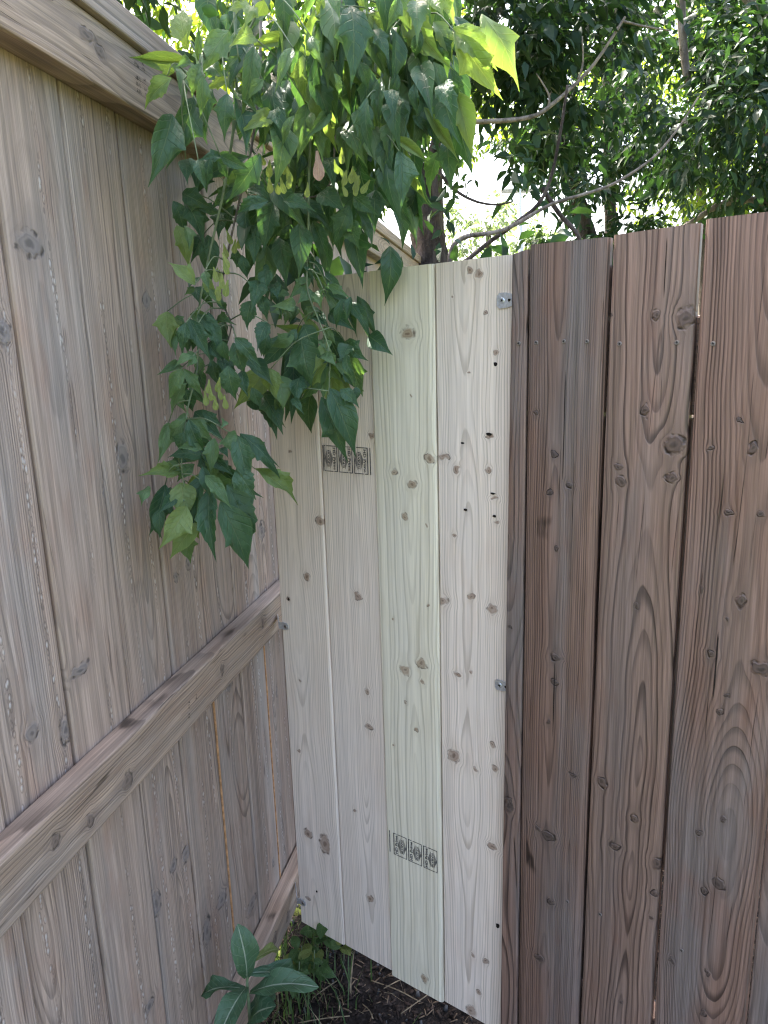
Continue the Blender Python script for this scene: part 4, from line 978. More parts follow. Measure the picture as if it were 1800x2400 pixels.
# ------------------------------------------------------------------ leaves
def leaf_mat(name, dark, light, vein, trans, per='OBJECT', spec=0.35, rough=0.42, edge=None, midw=0.05, tint=(1.35, 1.5, 0.5), side=0.4):
    m, t, out = new_mat(name)
    if per != 'ISLAND':
        rnd = t.new('ShaderNodeObjectInfo').outputs['Random'] if per == 'OBJECT' else t.new('ShaderNodeNewGeometry').outputs['Random Per Island']
        uv = t.new('ShaderNodeUVMap').outputs[0]
        u, v, _ = t.sep(uv)
        au = t.m('ABSOLUTE', t.m('MULTIPLY_ADD', u, 2.0, -1.0))
        mid = t.ss(au, midw, midw * 0.35)
        sv = t.ss(t.m('ABSOLUTE', t.m('SUBTRACT', t.m('FRACT', t.m('SUBTRACT', t.m('MULTIPLY', v, 7.0), t.m('MULTIPLY', au, 1.5))), 0.5)), 0.09, 0.02)
        veins = t.m('MAXIMUM', mid, t.m('MULTIPLY', sv, side))
        co = t.new('ShaderNodeTexCoord').outputs['Object']
        n = t.noise(co, 3.0, 3.0, 0.6)
        f = t.m('ADD', t.m('MULTIPLY', rnd, 0.65), t.m('MULTIPLY', t.m('SUBTRACT', n, 0.3), 0.8), clamp=True)
        col = t.mix(f, dark, light)
        col = t.mix(t.m('MULTIPLY', veins, 0.75), col, vein)
        if edge:
            col = t.mix(t.ss(au, 0.86, 0.99, 0.0, 0.5), col, edge)
        bump = t.m('SUBTRACT', t.m('MULTIPLY', n, 0.4), t.m('MULTIPLY', veins, 0.6))
    else:
        rnd = t.new('ShaderNodeNewGeometry').outputs['Random Per Island']
        col = t.mix(rnd, dark, light)
        bump = None
    p = t.new('ShaderNodeBsdfPrincipled')
    t.put(p.inputs['Base Color'], col)
    p.inputs['Roughness'].default_value = rough
    p.inputs['Specular IOR Level'].default_value = spec
    if bump is not None:
        b = t.new('ShaderNodeBump')
        b.inputs['Strength'].default_value = 0.5
        b.inputs['Distance'].default_value = 0.03
        t.put(b.inputs['Height'], bump)
        t.t.links.new(b.outputs[0], p.inputs['Normal'])
    tr = t.new('ShaderNodeBsdfTranslucent')
    t.put(tr.inputs[0], t.mix(1.0, col, tint, 'MULTIPLY'))
    mx = t.new('ShaderNodeMixShader')
    mx.inputs[0].default_value = trans
    t.t.links.new(p.outputs[0], mx.inputs[1])
    t.t.links.new(tr.outputs[0], mx.inputs[2])
    t.t.links.new(mx.outputs[0], out.inputs[0])
    return m

LEAF_MATS = [leaf_mat('leaf_dark', (0.036, 0.088, 0.050), (0.066, 0.132, 0.066), (0.15, 0.21, 0.12), 0.36, edge=(0.10, 0.16, 0.07)),
             leaf_mat('leaf_mid', (0.080, 0.155, 0.074), (0.135, 0.215, 0.095), (0.20, 0.26, 0.14), 0.40, edge=(0.16, 0.22, 0.09)),
             leaf_mat('leaf_young', (0.135, 0.210, 0.078), (0.215, 0.285, 0.105), (0.28, 0.33, 0.15), 0.45, edge=(0.24, 0.29, 0.10))]
M_SAMARA = leaf_mat('samara_green', (0.21, 0.27, 0.085), (0.28, 0.32, 0.11), (0.33, 0.36, 0.16), 0.4, midw=0.1)
M_SAMARA_DRY = leaf_mat('samara_dry', (0.42, 0.27, 0.20), (0.46, 0.30, 0.22), (0.50, 0.36, 0.27), 0.3, midw=0.1, tint=(1.1, 1.0, 0.9))

def leaf_mesh(name, rows, fold=0.35, droop=0.10, curl=0.0, wave=0.0, seed=0, skew=0.0):
    """rows: (t, left half width, right half width); unit length along +y, the upper side faces +z"""
    r = random.Random(seed)
    V, F, UV = [], [], []
    for (t, wl, wr) in rows:
        zc = droop * 4 * t * (1 - t) - curl * t * t
        xc = skew * t * t
        for u in (-1, -0.5, 0, 0.5, 1):
            w = wl if u < 0 else wr
            x = xc + u * w
            lift = fold * (abs(u) * w) * (1 - 0.55 * abs(u)) + wave * w * math.sin(9 * t + 2.4 * u + seed) * abs(u)
            V.append((x, t, zc + lift + r.uniform(-1, 1) * 0.004))
            UV.append(((u + 1) / 2, t))
    n = 5
    for k in range(len(rows) - 1):
        for j in range(n - 1):
            F.append((k * n + j, k * n + j + 1, (k + 1) * n + j + 1, (k + 1) * n + j))
    me = bpy.data.meshes.new(name)
    me.from_pydata(V, [], F)
    ul = me.uv_layers.new(name='UVMap')
    for p in me.polygons:
        for li in p.loop_indices:
            ul.data[li].uv = UV[me.loops[li].vertex_index]
    me.polygons.foreach_set('use_smooth', [True] * len(me.polygons))
    me.materials.append(LEAF_MATS[0])
    me.update()
    return me

def rows_of(prof):
    return [(a, b, c if len(row) > 2 else b) for row in prof for a, b, c in [row if len(row) > 2 else (row[0], row[1], row[1])]]

# half widths are relative to the full width = 1 (objects are scaled in x)
R_PLAIN = [(0, .02), (.05, .17), (.14, .38), (.25, .49), (.37, .5), (.50, .44), (.62, .33), (.73, .20), (.83, .10), (.92, .04), (1, .004)]
R_LOBE1 = [(0, .02, .02), (.05, .15, .15), (.15, .36, .36), (.27, .48, .46), (.38, .5, .5), (.47, .47, .62), (.50, .46, .40), (.61, .36, .31), (.73, .20, .19), (.84, .09, .09), (.93, .035, .035), (1, .004, .004)]
R_LOBE2 = [(0, .02, .02), (.06, .14, .14), (.18, .32, .34), (.30, .44, .44), (.41, .66, .48), (.45, .44, .50), (.52, .38, .62), (.555, .36, .36), (.67, .26, .25), (.79, .12, .12), (.91, .04, .04), (1, .004, .004)]
R_TOOTH = [(0, .02, .02), (.06, .18, .16), (.17, .40, .38), (.28, .52, .47), (.31, .44, .46), (.42, .52, .54), (.45, .42, .43), (.56, .42, .42), (.59, .31, .30), (.70, .25, .22), (.73, .15, .15), (.87, .06, .06), (1, .004, .004)]
R_NARROW = [(0, .02), (.08, .22), (.20, .42), (.34, .5), (.46, .47), (.58, .37), (.70, .22), (.82, .10), (.92, .035), (1, .004)]
LEAF_MESHES = [leaf_mesh('leaflet', rows_of(R_PLAIN), 0.45, 0.10, 0.06, 0.08, 1, 0.10),
               leaf_mesh('leaflet', rows_of(R_LOBE1), 0.55, 0.10, 0.0, 0.12, 2, -0.12),
               leaf_mesh('leaflet', rows_of(R_LOBE2), 0.35, 0.13, 0.05, 0.14, 3, 0.08),
               leaf_mesh('leaflet', rows_of(R_TOOTH), 0.40, 0.12, 0.08, 0.14, 4, 0.15),
               leaf_mesh('leaflet', rows_of(R_NARROW), 0.85, 0.08, 0.0, 0.08, 5, -0.15),
               leaf_mesh('leaflet', rows_of(R_TOOTH), 0.75, 0.18, -0.08, 0.20, 6, -0.2),
               leaf_mesh('leaflet', rows_of(R_PLAIN), 0.25, 0.20, 0.10, 0.16, 7, -0.18),
               leaf_mesh('leaflet', rows_of(R_LOBE1), -0.30, 0.14, 0.05, 0.18, 8, 0.12)]

def frame_matrix(base, tip, nhint, width, flip=1):
    a = tip - base
    ln = a.length
    y = a.normalized()
    n = (nhint - y * nhint.dot(y))
    n = n.normalized()
    x = y.cross(n)
    M = Matrix((x * (ln * width * flip), y * ln, n * ln)).transposed().to_4x4()
    M.translation = base
    return M

def add_leaf(parent, base, tip, width, mesh, mat, nhint, name='leaflet', flip=1):
    o = bpy.data.objects.new(name, mesh)
    link(o, parent)
    o.matrix_world = frame_matrix(base, tip, nhint, width, flip)
    o.material_slots[0].link = 'OBJECT'
    o.material_slots[0].material = mat
    return o

# ------------------------------------------------------------------ the box elder that leans over the left fence
TREE_B = Vector((-1.25, 1.55, 0.0))
elder = empty('overhanging_maple', TREE_B)
tag(elder, 'ash-leaved maple whose leafy twigs hang over the grey fence in front of the pale panel', 'tree')
def limb(parent, name, pts, r0, r1, mat, n=7, sub=4, seed=0, jit=0.06):
    P = smooth_path(pts, sub)
    rad = [r0 + (r1 - r0) * (i / (len(P) - 1)) ** 0.8 for i in range(len(P))]
    V, F = tube_data([Vector(p) for p in P], rad, n, jit, seed)
    if parent is not None:
        b = parent.matrix_world.translation if parent.parent is None else Vector((0, 0, 0))
        V = [v - parent.location for v in V] if parent.parent is None else V
    return mesh_obj(name, V, F, mat, parent, smooth=True)

limb(elder, 'trunk', [TREE_B + Vector((0, 0, -0.05)), TREE_B + Vector((0.02, 0.05, 1.0)), TREE_B + Vector((0.1, 0.02, 2.1)), TREE_B + Vector((0.25, -0.1, 3.2))], 0.13, 0.06, M_BARK, 10, 5, 3)
bpy.context.view_layer.update()
branches = {}
limb_start = TREE_B + Vector((0.1, 0.02, 2.1))
for g_, pts in STEMS:
    P = [Vector(p) / 1000 for p in pts]
    top = P[0]
    over = top.lerp(limb_start, 0.45) + Vector((0, 0, 0.28))
    path = smooth_path([limb_start, over, top + Vector((-0.02, 0, 0.09))] + P, 4)
    nrad = len(path)
    rad = [0.011 * max(0, 1 - i / 9) ** 1.2 + 0.0027 * (1 - i / (nrad - 1)) + 0.0008 for i in range(nrad)]
    V, F = tube_data(path, rad, 6, 0.05, g_)
    branches[g_] = mesh_obj('branch', [v - TREE_B for v in V], F, M_TWIG if g_ % 2 else M_GREENSTEM, elder, smooth=True)
branches[6] = branches[3]
STEM_PTS = {g_: [Vector(p) / 1000 for p in pts] for g_, pts in STEMS}
STEM_PTS[6] = STEM_PTS[3]
bpy.context.view_layer.update()
CAM_P = Vector((0, 0, CAM_H))
r = random.Random(77)
for (g_, bx, by, bz, tx, ty, tz, w, tone) in LEAFLETS:
    if g_ == 6:
        continue
    b, e = Vector((bx, by, bz)) / 1000, Vector((tx, ty, tz)) / 1000
    nh = (CAM_P - b).normalized() * 1.0 + Vector((r.uniform(-.5, .5), r.uniform(-.3, .2), r.uniform(0.0, .6)))
    if w <= 24:
        me = LEAF_MESHES[r.choice([0, 4, 4, 6])]
    elif w >= 45:
        me = LEAF_MESHES[r.choice([0, 2, 3, 2, 7])]
    else:
        me = LEAF_MESHES[r.choice([0, 1, 1, 2, 2, 3, 5, 6, 7])]
    e = e + (e - b) * 0.08
    add_leaf(branches[g_], b, e, w / 100 * r.uniform(1.1, 1.35), me, LEAF_MATS[tone], nh, flip=r.choice([-1, 1]))
def joined_leaves(name, parent, items, mats, origin):
    """many leaflets behind the ones that can be told apart, as one mesh: (base, tip, width, mesh, tone, normal hint)"""
    V, F, UV, MI = [], [], [], []
    for b, e, w, me, tone, nh, fl in items:
        M = frame_matrix(b, e, nh, w, fl)
        o0 = len(V)
        V += [M @ v.co - origin for v in me.vertices]
        ul = me.uv_layers[0].data
        for p in me.polygons:
            F.append(tuple(o0 + i for i in p.vertices))
            UV += [tuple(ul[l].uv) for l in p.loop_indices]
            MI.append(tone)
    o = mesh_obj(name, V, F, mats, parent, smooth=True, mi=MI)
    u = o.data.uv_layers.new(name='UVMap')
    u.data.foreach_set('uv', [c for q in UV for c in q])
    o['kind'] = 'stuff'
    return o

INNER_MATS = [leaf_mat('inner_leaf_dark', (0.034, 0.083, 0.048), (0.062, 0.124, 0.062), (0.14, 0.20, 0.12), 0.36, per='ISLAND_UV', edge=(0.09, 0.15, 0.07)),
              leaf_mat('inner_leaf_mid', (0.078, 0.150, 0.072), (0.128, 0.205, 0.092), (0.19, 0.25, 0.14), 0.40, per='ISLAND_UV', edge=(0.15, 0.21, 0.09)),
              leaf_mat('inner_leaf_young', (0.125, 0.200, 0.075), (0.20, 0.27, 0.10), (0.27, 0.32, 0.15), 0.45, per='ISLAND_UV', edge=(0.23, 0.28, 0.10))]
items = []
for (g_, bx, by, bz, tx, ty, tz, w, tone) in LEAFLETS:
    for rep_ in range({0: 1, 1: 1, 2: 1, 3: 1, 4: 1, 5: 2, 6: 2}[g_]):
        if g_ < 3 and r.random() < 0.45:
            continue
        if (g_ == 4 and bx < -165) or (g_ == 3 and bx < -190) or (g_ == 4 and bz > 1880 and bx < -90 and r.random() < 0.5):
            continue
        b, e = Vector((bx, by, bz)) / 1000, Vector((tx, ty, tz)) / 1000
        sc_ = 0.030 if g_ > 2 else 0.018
        off = Vector((max(-0.03 if b.x > -0.2 else -0.008, min(0.045, r.gauss(0, sc_))), r.uniform(0.01, 0.09 if g_ > 2 else 0.03), r.gauss(0.028 if g_ > 2 else 0.0, sc_)))
        b2 = b + off
        ax = (e - b)
        if g_ > 2:
            ln_ = max(ax.length * 1.1, r.uniform(0.075, 0.105))
            ax = (ax.normalized() + Vector((0, 0, -0.8))).normalized() * ln_
            w = min(w, 32)
        e2 = b2 + ax * r.uniform(0.85, 1.05) + Vector((r.gauss(0, 0.012), r.gauss(0, 0.012), r.gauss(0, 0.008)))
        clear = min((v - L_O).dot(L_N) for v in (b2, e2))
        cp = min((v - P_O).dot(Vector((-math.sin(TH_P), -math.cos(TH_P), 0))) for v in (b2, e2))
        low = min(b2.z, e2.z)
        if (clear < 0.045 and low < 2.0) or (cp < 0.015 and low < 1.66):
            continue
        nh = (CAM_P - b2).normalized() + Vector((r.uniform(-.7, .7), r.uniform(-.3, .3), r.uniform(0, .7)))
        items.append((b2, e2, w / 100 * r.uniform(1.05, 1.3), r.choice(LEAF_MESHES), max(0, tone - (r.random() < 0.35)), nh, r.choice([-1, 1])))
joined_leaves('leaf_mass', elder, items, INNER_MATS, TREE_B)
# leaf stalks: from every third leaflet's base up to its twig
for k, (g_, bx, by, bz, tx, ty, tz, w, tone) in enumerate(LEAFLETS):
    if k % 3 or g_ == 6:
        continue
    b = Vector((bx, by, bz)) / 1000
    q = min(smooth_path(STEM_PTS[g_], 5), key=lambda p: (p + Vector((0, 0, -0.03)) - b).length)
    if (q - b).length > 0.22:
        continue
    V, F = tube_data(smooth_path([q, (q + b) / 2 + Vector((0, -0.01, 0.012)), b], 4), [0.0012] * 4 + [0.0009] * 5, 5, 0, k)
    mesh_obj('leaf_stalk', [v - TREE_B for v in V], F, M_GREENSTEM, branches[g_], smooth=True)

R_SAM = [(0, .10), (.12, .14), (.22, .20), (.32, .22), (.45, .34), (.6, .46), (.75, .5), (.87, .44), (.96, .25), (1, .05)]
SAM = leaf_mesh('samara', rows_of(R_SAM), 0.1, 0.05, 0, 0.1, 9, 0.1)
for k, (g_, x, y, z) in enumerate(SAMARAS):
    tip = Vector((x, y, z)) / 1000
    a = r.gauss(0, 0.3)
    ln = r.uniform(0.015, 0.020)
    base = tip + Vector((math.sin(a) * ln, r.uniform(-.004, .004), math.cos(a) * ln))
    add_leaf(branches[g_], base, tip - Vector((0, 0, 0.005)), 0.42, SAM, M_SAMARA, (CAM_P - tip).normalized() + Vector((r.uniform(-.4, .4), 0, r.uniform(-.1, .4))), 'samara', r.choice([-1, 1]))
tip = Vector(DEAD_SAMARA) / 1000
add_leaf(branches[5], tip + Vector((-0.003, 0, 0.026)), tip + Vector((0, 0, -0.014)), 0.42, SAM, M_SAMARA_DRY, (CAM_P - tip).normalized() + Vector((0, 0, .1)), 'samara')

# ------------------------------------------------------------------ leaf clouds for the crowns
LT = np.array([(0, 0, 0), (0, .42, 0.02), (0, 1, -.10), (-.5, .34, .10), (-.40, .62, .06), (.5, .34, .10), (.40, .62, .06)])
LF = np.array([(0, 1, 3), (3, 1, 4), (4, 1, 2), (0, 5, 1), (5, 6, 1), (1, 6, 2)])

def leaf_cloud(name, parent, blobs, mat, size=0.085, width=0.36, seed=0, per=5, origin=None, twig=True):
    """blobs: (centre, radii, number of sprays). Every spray is a drooping compound leaf."""
    g = np.random.default_rng(seed)
    pos, dirs, nrm, ln = [], [], [], []
    for c, rad, cnt in blobs:
        # sprays gather along sub-twigs, so that the crown has clumps and holes
        nb = max(3, cnt // 9)
        d = g.normal(size=(nb, 3))
        d /= np.linalg.norm(d, axis=1)[:, None]
        cl = np.array(c) + d * np.array(rad) * (g.random((nb, 1)) ** 0.45)
        idx = g.integers(0, nb, cnt)
        sp = cl[idx] + g.normal(size=(cnt, 3)) * np.array(rad) * 0.13
        out = sp - np.array(c)
        out /= np.linalg.norm(out, axis=1)[:, None] + 1e-6
        ax = out * 0.8 + g.normal(size=(cnt, 3)) * 0.6
        ax[:, 2] -= 0.35
        ax /= np.linalg.norm(ax, axis=1)[:, None]
        for k in range(per):
            f = (k // 2) / max(1, per // 2)
            side = 0 if k == per - 1 else (1 if k % 2 else -1)
            up_ = np.tile([0, 0, 1.0], (cnt, 1)) + g.normal(size=(cnt, 3)) * 0.35
            lat = np.cross(ax, up_)
            lat /= np.linalg.norm(lat, axis=1)[:, None] + 1e-6
            p = sp + ax * (size * (0.5 + 1.3 * f)) * (1 if side else 1.05)
            dd = ax * (0.6 if side else 1.0) + lat * side * 0.9 + g.normal(size=(cnt, 3)) * 0.22
            dd[:, 2] -= 0.55
            dd /= np.linalg.norm(dd, axis=1)[:, None]
            pos.append(p); dirs.append(dd)
            nrm.append(up_ + g.normal(size=(cnt, 3)) * 0.55)
            ln.append(size * g.uniform(0.6, 1.25, cnt))
    pos = np.concatenate(pos); y = np.concatenate(dirs); n = np.concatenate(nrm); ln = np.concatenate(ln)
    n = n - y * (n * y).sum(1)[:, None]
    n /= np.linalg.norm(n, axis=1)[:, None] + 1e-6
    x = np.cross(y, n)
    wd = width * g.uniform(0.75, 1.3, len(ln))
    V = pos[:, None, :] + ln[:, None, None] * (LT[None, :, 0:1] * wd[:, None, None] * x[:, None, :] + LT[None, :, 1:2] * y[:, None, :] + LT[None, :, 2:3] * n[:, None, :])
    F = LF[None] + (np.arange(len(ln)) * len(LT))[:, None, None]
    V = V.reshape(-1, 3)
    if origin is not None:
        V = V - np.array(origin)
    o = big_mesh(name, V, F.reshape(-1, 3), mat, parent)
    o['kind'] = 'stuff'
    return o

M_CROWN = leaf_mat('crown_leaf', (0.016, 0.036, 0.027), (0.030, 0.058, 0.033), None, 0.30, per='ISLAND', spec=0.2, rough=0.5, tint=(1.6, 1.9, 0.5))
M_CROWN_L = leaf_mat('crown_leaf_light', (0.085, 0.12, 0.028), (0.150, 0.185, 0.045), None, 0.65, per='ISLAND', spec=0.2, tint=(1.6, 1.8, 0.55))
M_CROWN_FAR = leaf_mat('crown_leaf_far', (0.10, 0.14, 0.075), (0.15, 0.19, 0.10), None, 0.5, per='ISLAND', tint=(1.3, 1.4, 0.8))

def sph(az, el, dist):
    a, e = math.radians(az), math.radians(el)
    return Vector((math.sin(a) * math.cos(e) * dist, math.cos(a) * math.cos(e) * dist, CAM_H + math.sin(e) * dist))

# crown of the overhanging tree, above and behind the fence; last two clumps unseen, added for shade
leaf_cloud('crown', elder, [((-1.15, 1.7, 3.35), (1.25, 1.1, 0.85), 900), ((-0.75, 2.2, 2.75), (0.4, 0.4, 0.35), 120), 
                            ((-1.0, 2.6, 2.5), (0.7, 0.5, 0.5), 220), ((-0.3, 5.4, 5.0), (2.0, 1.4, 0.9), 1300), ((-0.9, 3.5, 3.75), (1.3, 0.9, 0.55), 800)], M_CROWN, 0.08, 0.36, 5, origin=TREE_B)

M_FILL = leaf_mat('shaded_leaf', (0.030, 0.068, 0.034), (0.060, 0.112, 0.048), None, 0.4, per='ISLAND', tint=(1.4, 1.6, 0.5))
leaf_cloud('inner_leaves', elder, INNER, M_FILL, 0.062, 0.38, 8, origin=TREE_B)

def tree(name, label, base, trunk_pts, r0, r1, limbs, blobs, mat, seed, size=0.09, bark=M_BARK, group=None):
    o = empty(name, base)
    tag(o, label, 'tree', group)
    b = Vector(base)
    tp = [Vector(p) for p in trunk_pts]
    P = smooth_path(tp, 5)
    n = len(P)
    rad = [r0 + (r1 - r0) * (i / (n - 1)) ** 0.7 + (0.35 * r0 * max(0, 1 - i / (n * 0.12))) for i in range(n)]
    V, F = tube_data(P, rad, 12, 0.09, seed)
    mesh_obj('trunk', [v - b for v in V], F, bark, o, smooth=True)
    for k, (pts, a0, a1, *pale) in enumerate(limbs):
        LP = smooth_path([Vector(p) for p in pts], 5)
        rd = [a0 + (a1 - a0) * i / (len(LP) - 1) for i in range(len(LP))]
        V, F = tube_data(LP, rd, 7, 0.10, seed + k)
        mesh_obj('limb', [v - b for v in V], F, M_TWIG if pale else bark, o, smooth=True)
    leaf_cloud('crown', o, blobs, mat, size, 0.38, seed, origin=b)
    return o

# ------------------------------------------------------------------ trees beyond the fences
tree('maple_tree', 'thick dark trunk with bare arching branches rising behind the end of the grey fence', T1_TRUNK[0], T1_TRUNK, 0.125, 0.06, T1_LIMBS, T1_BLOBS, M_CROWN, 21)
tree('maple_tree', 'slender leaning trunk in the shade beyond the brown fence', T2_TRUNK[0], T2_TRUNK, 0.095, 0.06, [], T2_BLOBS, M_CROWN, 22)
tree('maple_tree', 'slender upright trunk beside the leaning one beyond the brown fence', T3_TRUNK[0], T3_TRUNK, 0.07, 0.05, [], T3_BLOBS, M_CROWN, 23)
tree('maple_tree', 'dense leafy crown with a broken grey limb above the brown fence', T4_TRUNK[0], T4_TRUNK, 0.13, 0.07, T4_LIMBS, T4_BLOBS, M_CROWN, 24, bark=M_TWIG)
back_labels = ['yellow-green sunlit tree behind the broken grey limb', 'tall sunlit tree at the far end of the brown fence line',
               'sunlit tree seen behind the thick dark trunk', 'sunlit tree behind the grey fence cap and hanging leaves']
for k in range(4):
    b, tp = Vector(BACK_BASES[k]), Vector(BACK_TOPS[k])
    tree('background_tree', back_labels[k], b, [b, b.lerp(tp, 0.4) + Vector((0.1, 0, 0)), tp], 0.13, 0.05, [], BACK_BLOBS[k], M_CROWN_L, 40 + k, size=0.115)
sb = Vector((0.36, 2.42, -0.005))
shrub = empty('shrub', sb)  # put in mainly to shade the fence corner; only its top shows
tag(shrub, 'dark leafy shrub behind the pale panel, added to shade the fence corner', 'shrub')
for k in range(5):
    a = k * 1.26
    V, F = tube_data(smooth_path([(0.02 * math.cos(a), 0.02 * math.sin(a), -0.03), (0.12 * math.cos(a), 0.12 * math.sin(a), 0.7), (0.26 * math.cos(a), 0.24 * math.sin(a), 1.45)], 4), [0.009 - 0.0007 * i for i in range(9)], 6, 0.1, k)
    mesh_obj('stem', V, F, M_BARK, shrub, smooth=True)
leaf_cloud('crown', shrub, [((0.34, 2.4, 0.95), (0.42, 0.42, 0.78), 900), ((-0.02, 2.75, 1.5), (0.3, 0.3, 0.28), 160)], M_CROWN, 0.075, 0.42, 55, origin=sb)
b, tp = Vector(FAR_BASE), Vector(FAR_TOP)
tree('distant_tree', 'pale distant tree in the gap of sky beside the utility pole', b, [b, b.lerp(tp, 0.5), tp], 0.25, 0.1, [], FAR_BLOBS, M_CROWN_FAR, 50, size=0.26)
V, F = tube_data([Vector(p) for p in POLE], [0.10, 0.09, 0.065], 10, 0)
pb = Vector(POLE[0])
pole = empty('utility_pole', pb)
tag(pole, 'thin pale grey utility pole far off in the gap of sky', 'pole')
mesh_obj('shaft', [v - pb for v in V], F, flat_mat('concrete', (0.42, 0.43, 0.45), 0.7, 0.2), pole, smooth=True)
v, f = box_data(-0.7, 0.7, -0.05, 0.05, 6.55, 6.67)
mesh_obj('crossarm', v, f, flat_mat('crossarm_wood', (0.30, 0.27, 0.25), 0.8, 0.2), pole)

# ------------------------------------------------------------------ sow thistle at the foot of the grey fence
R_TH = [(0, .10), (.06, .16), (.16, .26), (.28, .36), (.40, .43), (.52, .48), (.64, .50), (.75, .47), (.85, .38), (.93, .22), (1, .02)]
R_TH2 = [(0, .10, .12), (.08, .2, .18), (.18, .30, .32), (.28, .36, .34), (.38, .47, .44), (.46, .42, .44), (.58, .52, .5), (.66, .46, .50), (.78, .46, .43), (.88, .28, .32), (1, .02, .02)]
THM = [leaf_mesh('leaf', rows_of(R_TH), 0.35, 0.14, 0.04, 0.16, 31, 0.06), leaf_mesh('leaf', rows_of(R_TH2), 0.45, 0.16, 0.0, 0.24, 32, -0.08)]
M_TH = leaf_mat('thistle_leaf', (0.048, 0.105, 0.058), (0.078, 0.145, 0.075), (0.40, 0.46, 0.36), 0.28, midw=0.085, tint=(1.2, 1.4, 0.5), side=0.18)
M_TH_Y = leaf_mat('thistle_leaf_yellowed', (0.10, 0.14, 0.05), (0.17, 0.19, 0.05), (0.30, 0.32, 0.16), 0.3, midw=0.07)
tb = Vector((-0.289, 1.13, 0.0))
thistle = empty('sow_thistle', tb)
tag(thistle, 'sow thistle with long leaves and white midribs growing against the grey fence', 'weed')
bpy.context.view_layer.update()
sp = smooth_path([tb + Vector((0.004, 0.002, -0.01)), tb + Vector((0.003, 0, 0.12))] + [Vector(p) for p in THISTLE_STEM], 4)
V, F = tube_data(sp, [0.0052 - 0.003 * i / (len(sp) - 1) for i in range(len(sp))], 8, 0.05, 4)
mesh_obj('stem', [v - tb for v in V], F, M_GREENSTEM, thistle, smooth=True)
r = random.Random(5)
for k, (b, e, w) in enumerate(THISTLE):
    b, e = Vector(b), Vector(e)
    nh = (CAM_P - b).normalized() * 0.6 + Vector((r.uniform(-.2, .2), 0, 0.8))
    add_leaf(thistle, b, e, w * 1.25, THM[k % 2], M_TH_Y if k == 2 else M_TH, nh, 'leaf', r.choice([-1, 1]))
for k in range(4):                                         # lower leaves, nearer the soil
    a = 0.6 + k * 1.5
    b = tb + Vector((0, 0, 0.07 + 0.04 * k))
    add_leaf(thistle, b, b + Vector((0.11 * math.cos(a) + 0.03, 0.09 * math.sin(a) - 0.03, 0.02)), 0.27, THM[k % 2], M_TH, Vector((0, -0.3, 1)), 'leaf')

# ------------------------------------------------------------------ little weeds, grass, mulch
R_RND = [(0, .05), (.1, .3), (.24, .46), (.42, .5), (.6, .45), (.76, .32), (.9, .15), (1, .01)]
RND = [leaf_mesh('leaf', rows_of(R_RND), 0.25, 0.12, 0.05, 0.08, 41), leaf_mesh('leaf', rows_of(R_RND), 0.1, 0.06, 0.1, 0.15, 42)]
M_WEED = [leaf_mat('weed_leaf', (0.045, 0.095, 0.03), (0.085, 0.15, 0.045), (0.14, 0.2, 0.08), 0.4), leaf_mat('weed_leaf_yellow', (0.12, 0.16, 0.04), (0.18, 0.21, 0.06), (0.25, 0.28, 0.1), 0.45)]
weed_labels = ['low round-leaved weed under the corner of the pale panel', 'low round-leaved weed on the soil beside the bottom rail']
for k, (x, y) in enumerate(SEEDLINGS):
    o = empty('weed_seedling', (x, y, 0))
    tag(o, weed_labels[1 if k in (0, 3, 4, 8) else 0], 'weed', 'weeds beside the bottom rail' if k in (0, 3, 4, 8) else 'weeds under the panel corner')
    r = random.Random(900 + k)
    hh = r.uniform(0.05, 0.13)
    b0 = Vector((x, y, 0))
    bpy.context.view_layer.update()
    V, F = tube_data(smooth_path([(0, 0, -0.012), (0.004, 0.003, hh * 0.5), (0.008, -0.004, hh)], 3), [0.0014] * 7, 5, 0)
    mesh_obj('stem', V, F, M_GREENSTEM, o, smooth=True)
    for j in range(r.randint(6, 9)):
        a = j * 2.4 + r.uniform(-.4, .4)
        z = hh * (0.35 + 0.65 * j / 8)
        ln = r.uniform(0.022, 0.042)
        b = b0 + Vector((0.006 * math.cos(a), 0.006 * math.sin(a), z))
        add_leaf(o, b, b + Vector((ln * math.cos(a), ln * math.sin(a), r.uniform(-0.012, 0.012))), r.uniform(.6, .8), RND[j % 2], M_WEED[1 if r.random() < 0.25 else 0],
                 Vector((0.3 * math.cos(a), 0.3 * math.sin(a) - 0.3, 1)), 'leaf')

def blades(name, n, spot, hmin, hmax, mats, label, seed, wid=0.0022, lean=0.6):
    g = np.random.default_rng(seed)
    V, F, MI = [], [], []
    for i in range(n):
        x, y = spot(g)
        h = g.uniform(hmin, hmax)
        a = g.uniform(0, 6.283)
        l = h * g.uniform(0.1, lean)
        w = wid * g.uniform(0.6, 1.3)
        px, py = -math.sin(a) * w, math.cos(a) * w
        b = len(V)
        for t in (0, 0.35, 0.7):
            cx, cy, cz = x + math.cos(a) * l * t * t, y + math.sin(a) * l * t * t, h * t * (1 - 0.25 * t) - 0.012
            V += [(cx - px * (1 - t * .6), cy - py * (1 - t * .6), cz), (cx + px * (1 - t * .6), cy + py * (1 - t * .6), cz)]
        V.append((x + math.cos(a) * l * 1.1, y + math.sin(a) * l * 1.1, h * 0.78))
        for q in (0, 2):
            F += [(b + q, b + q + 1, b + q + 3), (b + q, b + q + 3, b + q + 2)]
        F.append((b + 4, b + 5, b + 6))
        MI += [int(g.random() < 0.2) if len(mats) > 1 else 0] * 5
    o = big_mesh(name, np.array(V), np.array(F), mats, None, MI)
    o['kind'] = 'stuff'
    tag(o, label, 'grass')
    return o

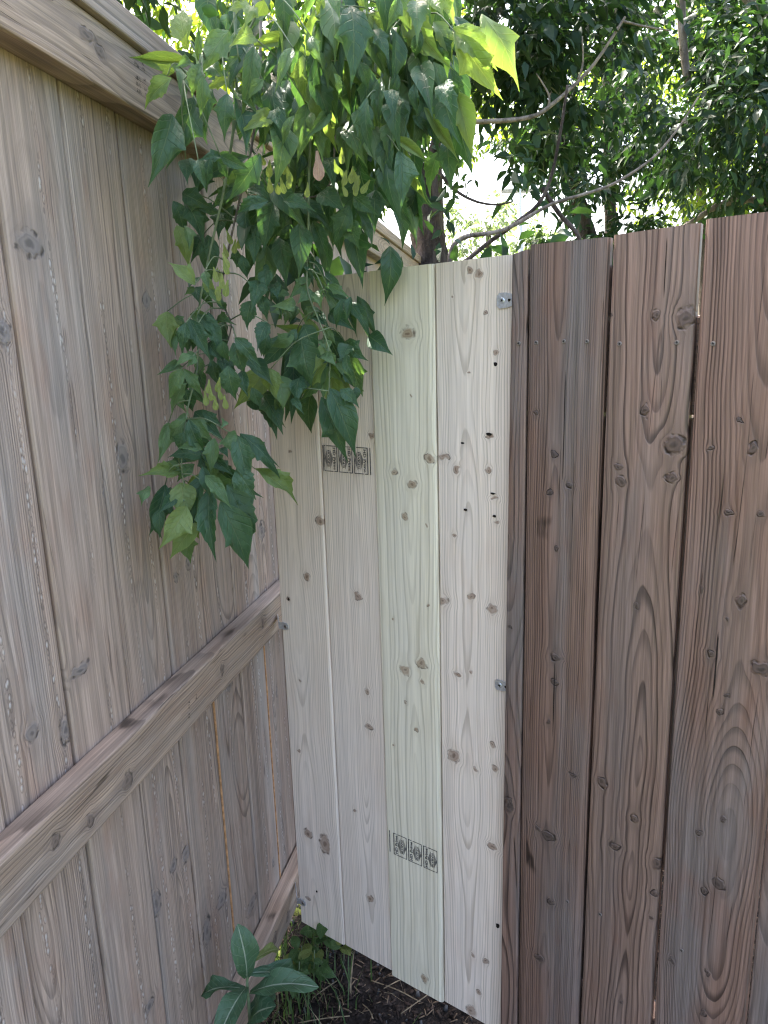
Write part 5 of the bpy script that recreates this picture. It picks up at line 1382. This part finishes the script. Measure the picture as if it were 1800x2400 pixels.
M_GRASS = leaf_mat('grass_blade', (0.045, 0.085, 0.030), (0.085, 0.125, 0.050), None, 0.4, per='ISLAND', tint=(1.4, 1.6, 0.6))
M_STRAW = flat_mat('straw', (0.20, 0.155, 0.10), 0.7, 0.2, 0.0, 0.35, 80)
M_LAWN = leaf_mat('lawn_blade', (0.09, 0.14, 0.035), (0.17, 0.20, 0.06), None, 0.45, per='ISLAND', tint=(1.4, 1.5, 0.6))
def spot_front(g):
    t, o_ = g.normal(1.36, 0.11), abs(g.normal(0.10, 0.07))
    p = L_O + L_D * t + L_N * o_
    return p.x, p.y
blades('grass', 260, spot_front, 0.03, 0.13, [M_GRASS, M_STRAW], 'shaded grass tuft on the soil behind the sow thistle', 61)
def spot_back(g):
    t, o_ = g.uniform(0.6, 4.0), -g.uniform(0.02, 2.2)
    p = L_O + L_D * t + L_N * o_
    return p.x, p.y
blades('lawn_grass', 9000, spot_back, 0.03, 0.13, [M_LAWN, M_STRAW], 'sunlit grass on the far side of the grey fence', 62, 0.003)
def spot_yard(g):
    return g.uniform(-0.2, 6.0), g.uniform(3.6, 8.0)
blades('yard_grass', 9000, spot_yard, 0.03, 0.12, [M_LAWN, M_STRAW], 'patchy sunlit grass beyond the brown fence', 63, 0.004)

def mulch(n, seed):
    g = np.random.default_rng(seed)
    V, F, MI = [], [], []
    bf = [(0, 2, 1), (0, 3, 2), (4, 5, 6), (4, 6, 7), (0, 1, 5), (0, 5, 4), (1, 2, 6), (1, 6, 5), (2, 3, 7), (2, 7, 6), (3, 0, 4), (3, 4, 7)]
    for i in range(n):
        x, y = g.uniform(-0.75, 1.0), g.uniform(0.75, 2.1)
        kind = g.choice(4, p=[0.66, 0.25, 0.06, 0.03])
        if kind == 0:    l, w, h = g.uniform(.005, .024), g.uniform(.0025, .008), g.uniform(.0005, .0014)      # bark chip
        elif kind == 1:  l, w, h = g.uniform(.008, .028), g.uniform(.0012, .003), g.uniform(.0005, .0012)       # splinter
        elif kind == 2:
            l = g.uniform(.004, .011); w, h = l * g.uniform(.6, 1), l * g.uniform(.5, .8)                   # pebble
        else:            l, w, h = g.uniform(.02, .055), .0007, .0005                                       # needle, straw
        a, tl = g.uniform(0, 6.283), g.normal(0, 0.22)
        d = np.array([math.cos(a) * math.cos(tl), math.sin(a) * math.cos(tl), math.sin(tl)])
        s = np.array([-math.sin(a), math.cos(a), g.normal(0, .3)])
        s /= np.linalg.norm(s)
        u = np.cross(d, s)
        c = np.array([x, y, bumps(x, y) + g.uniform(0, .006)])
        b = len(V)
        tp = 0.55 if kind in (0, 2) else 0.8
        for zz, q in ((-1, 1.0), (1, tp)):
            for p_, r_ in ((-1, -1), (1, -1), (1, 1), (-1, 1)):
                j = g.uniform(.75, 1.15)
                V.append(c + d * l / 2 * p_ * q * j + s * w / 2 * r_ * q * j + u * h * zz)
        F += [tuple(b + k for k in f) for f in bf]
        MI += [int(kind)] * 12
    o = big_mesh('mulch', np.array(V), np.array(F), [flat_mat('bark_chip', (0.036, 0.025, 0.020), 0.85, 0.15, 0.0, 0.6, 25), flat_mat('splinter', (0.14, 0.098, 0.065), 0.8, 0.15, 0.0, 0.4, 25),
                                                    flat_mat('pebble', (0.07, 0.068, 0.068), 0.75, 0.25, 0.0, 0.4, 25), M_STRAW], None, MI)
    o['kind'] = 'stuff'
    tag(o, 'dark bark mulch with pebbles and splinters on the soil under the panel', 'mulch')
mulch(16000, 71)
for k, (x0, y0, x1, y1) in enumerate(STRAWS):
    p0, p1 = Vector((x0, y0, bumps(x0, y0) + 0.006)), Vector((x1, y1, bumps(x1, y1) + 0.006))
    md = (p0 + p1) / 2 + Vector((0.004, -0.006, 0.010))
    V, F = tube_data([v - p0 for v in smooth_path([p0, md, p1], 5)], [0.0013] * 11, 6, 0.1, k)
    o = mesh_obj('dry_straw', V, F, M_STRAW, None, p0, smooth=True)
    tag(o, 'thin dry straw lying on the dark mulch', 'straw', 'dry straws on the mulch')
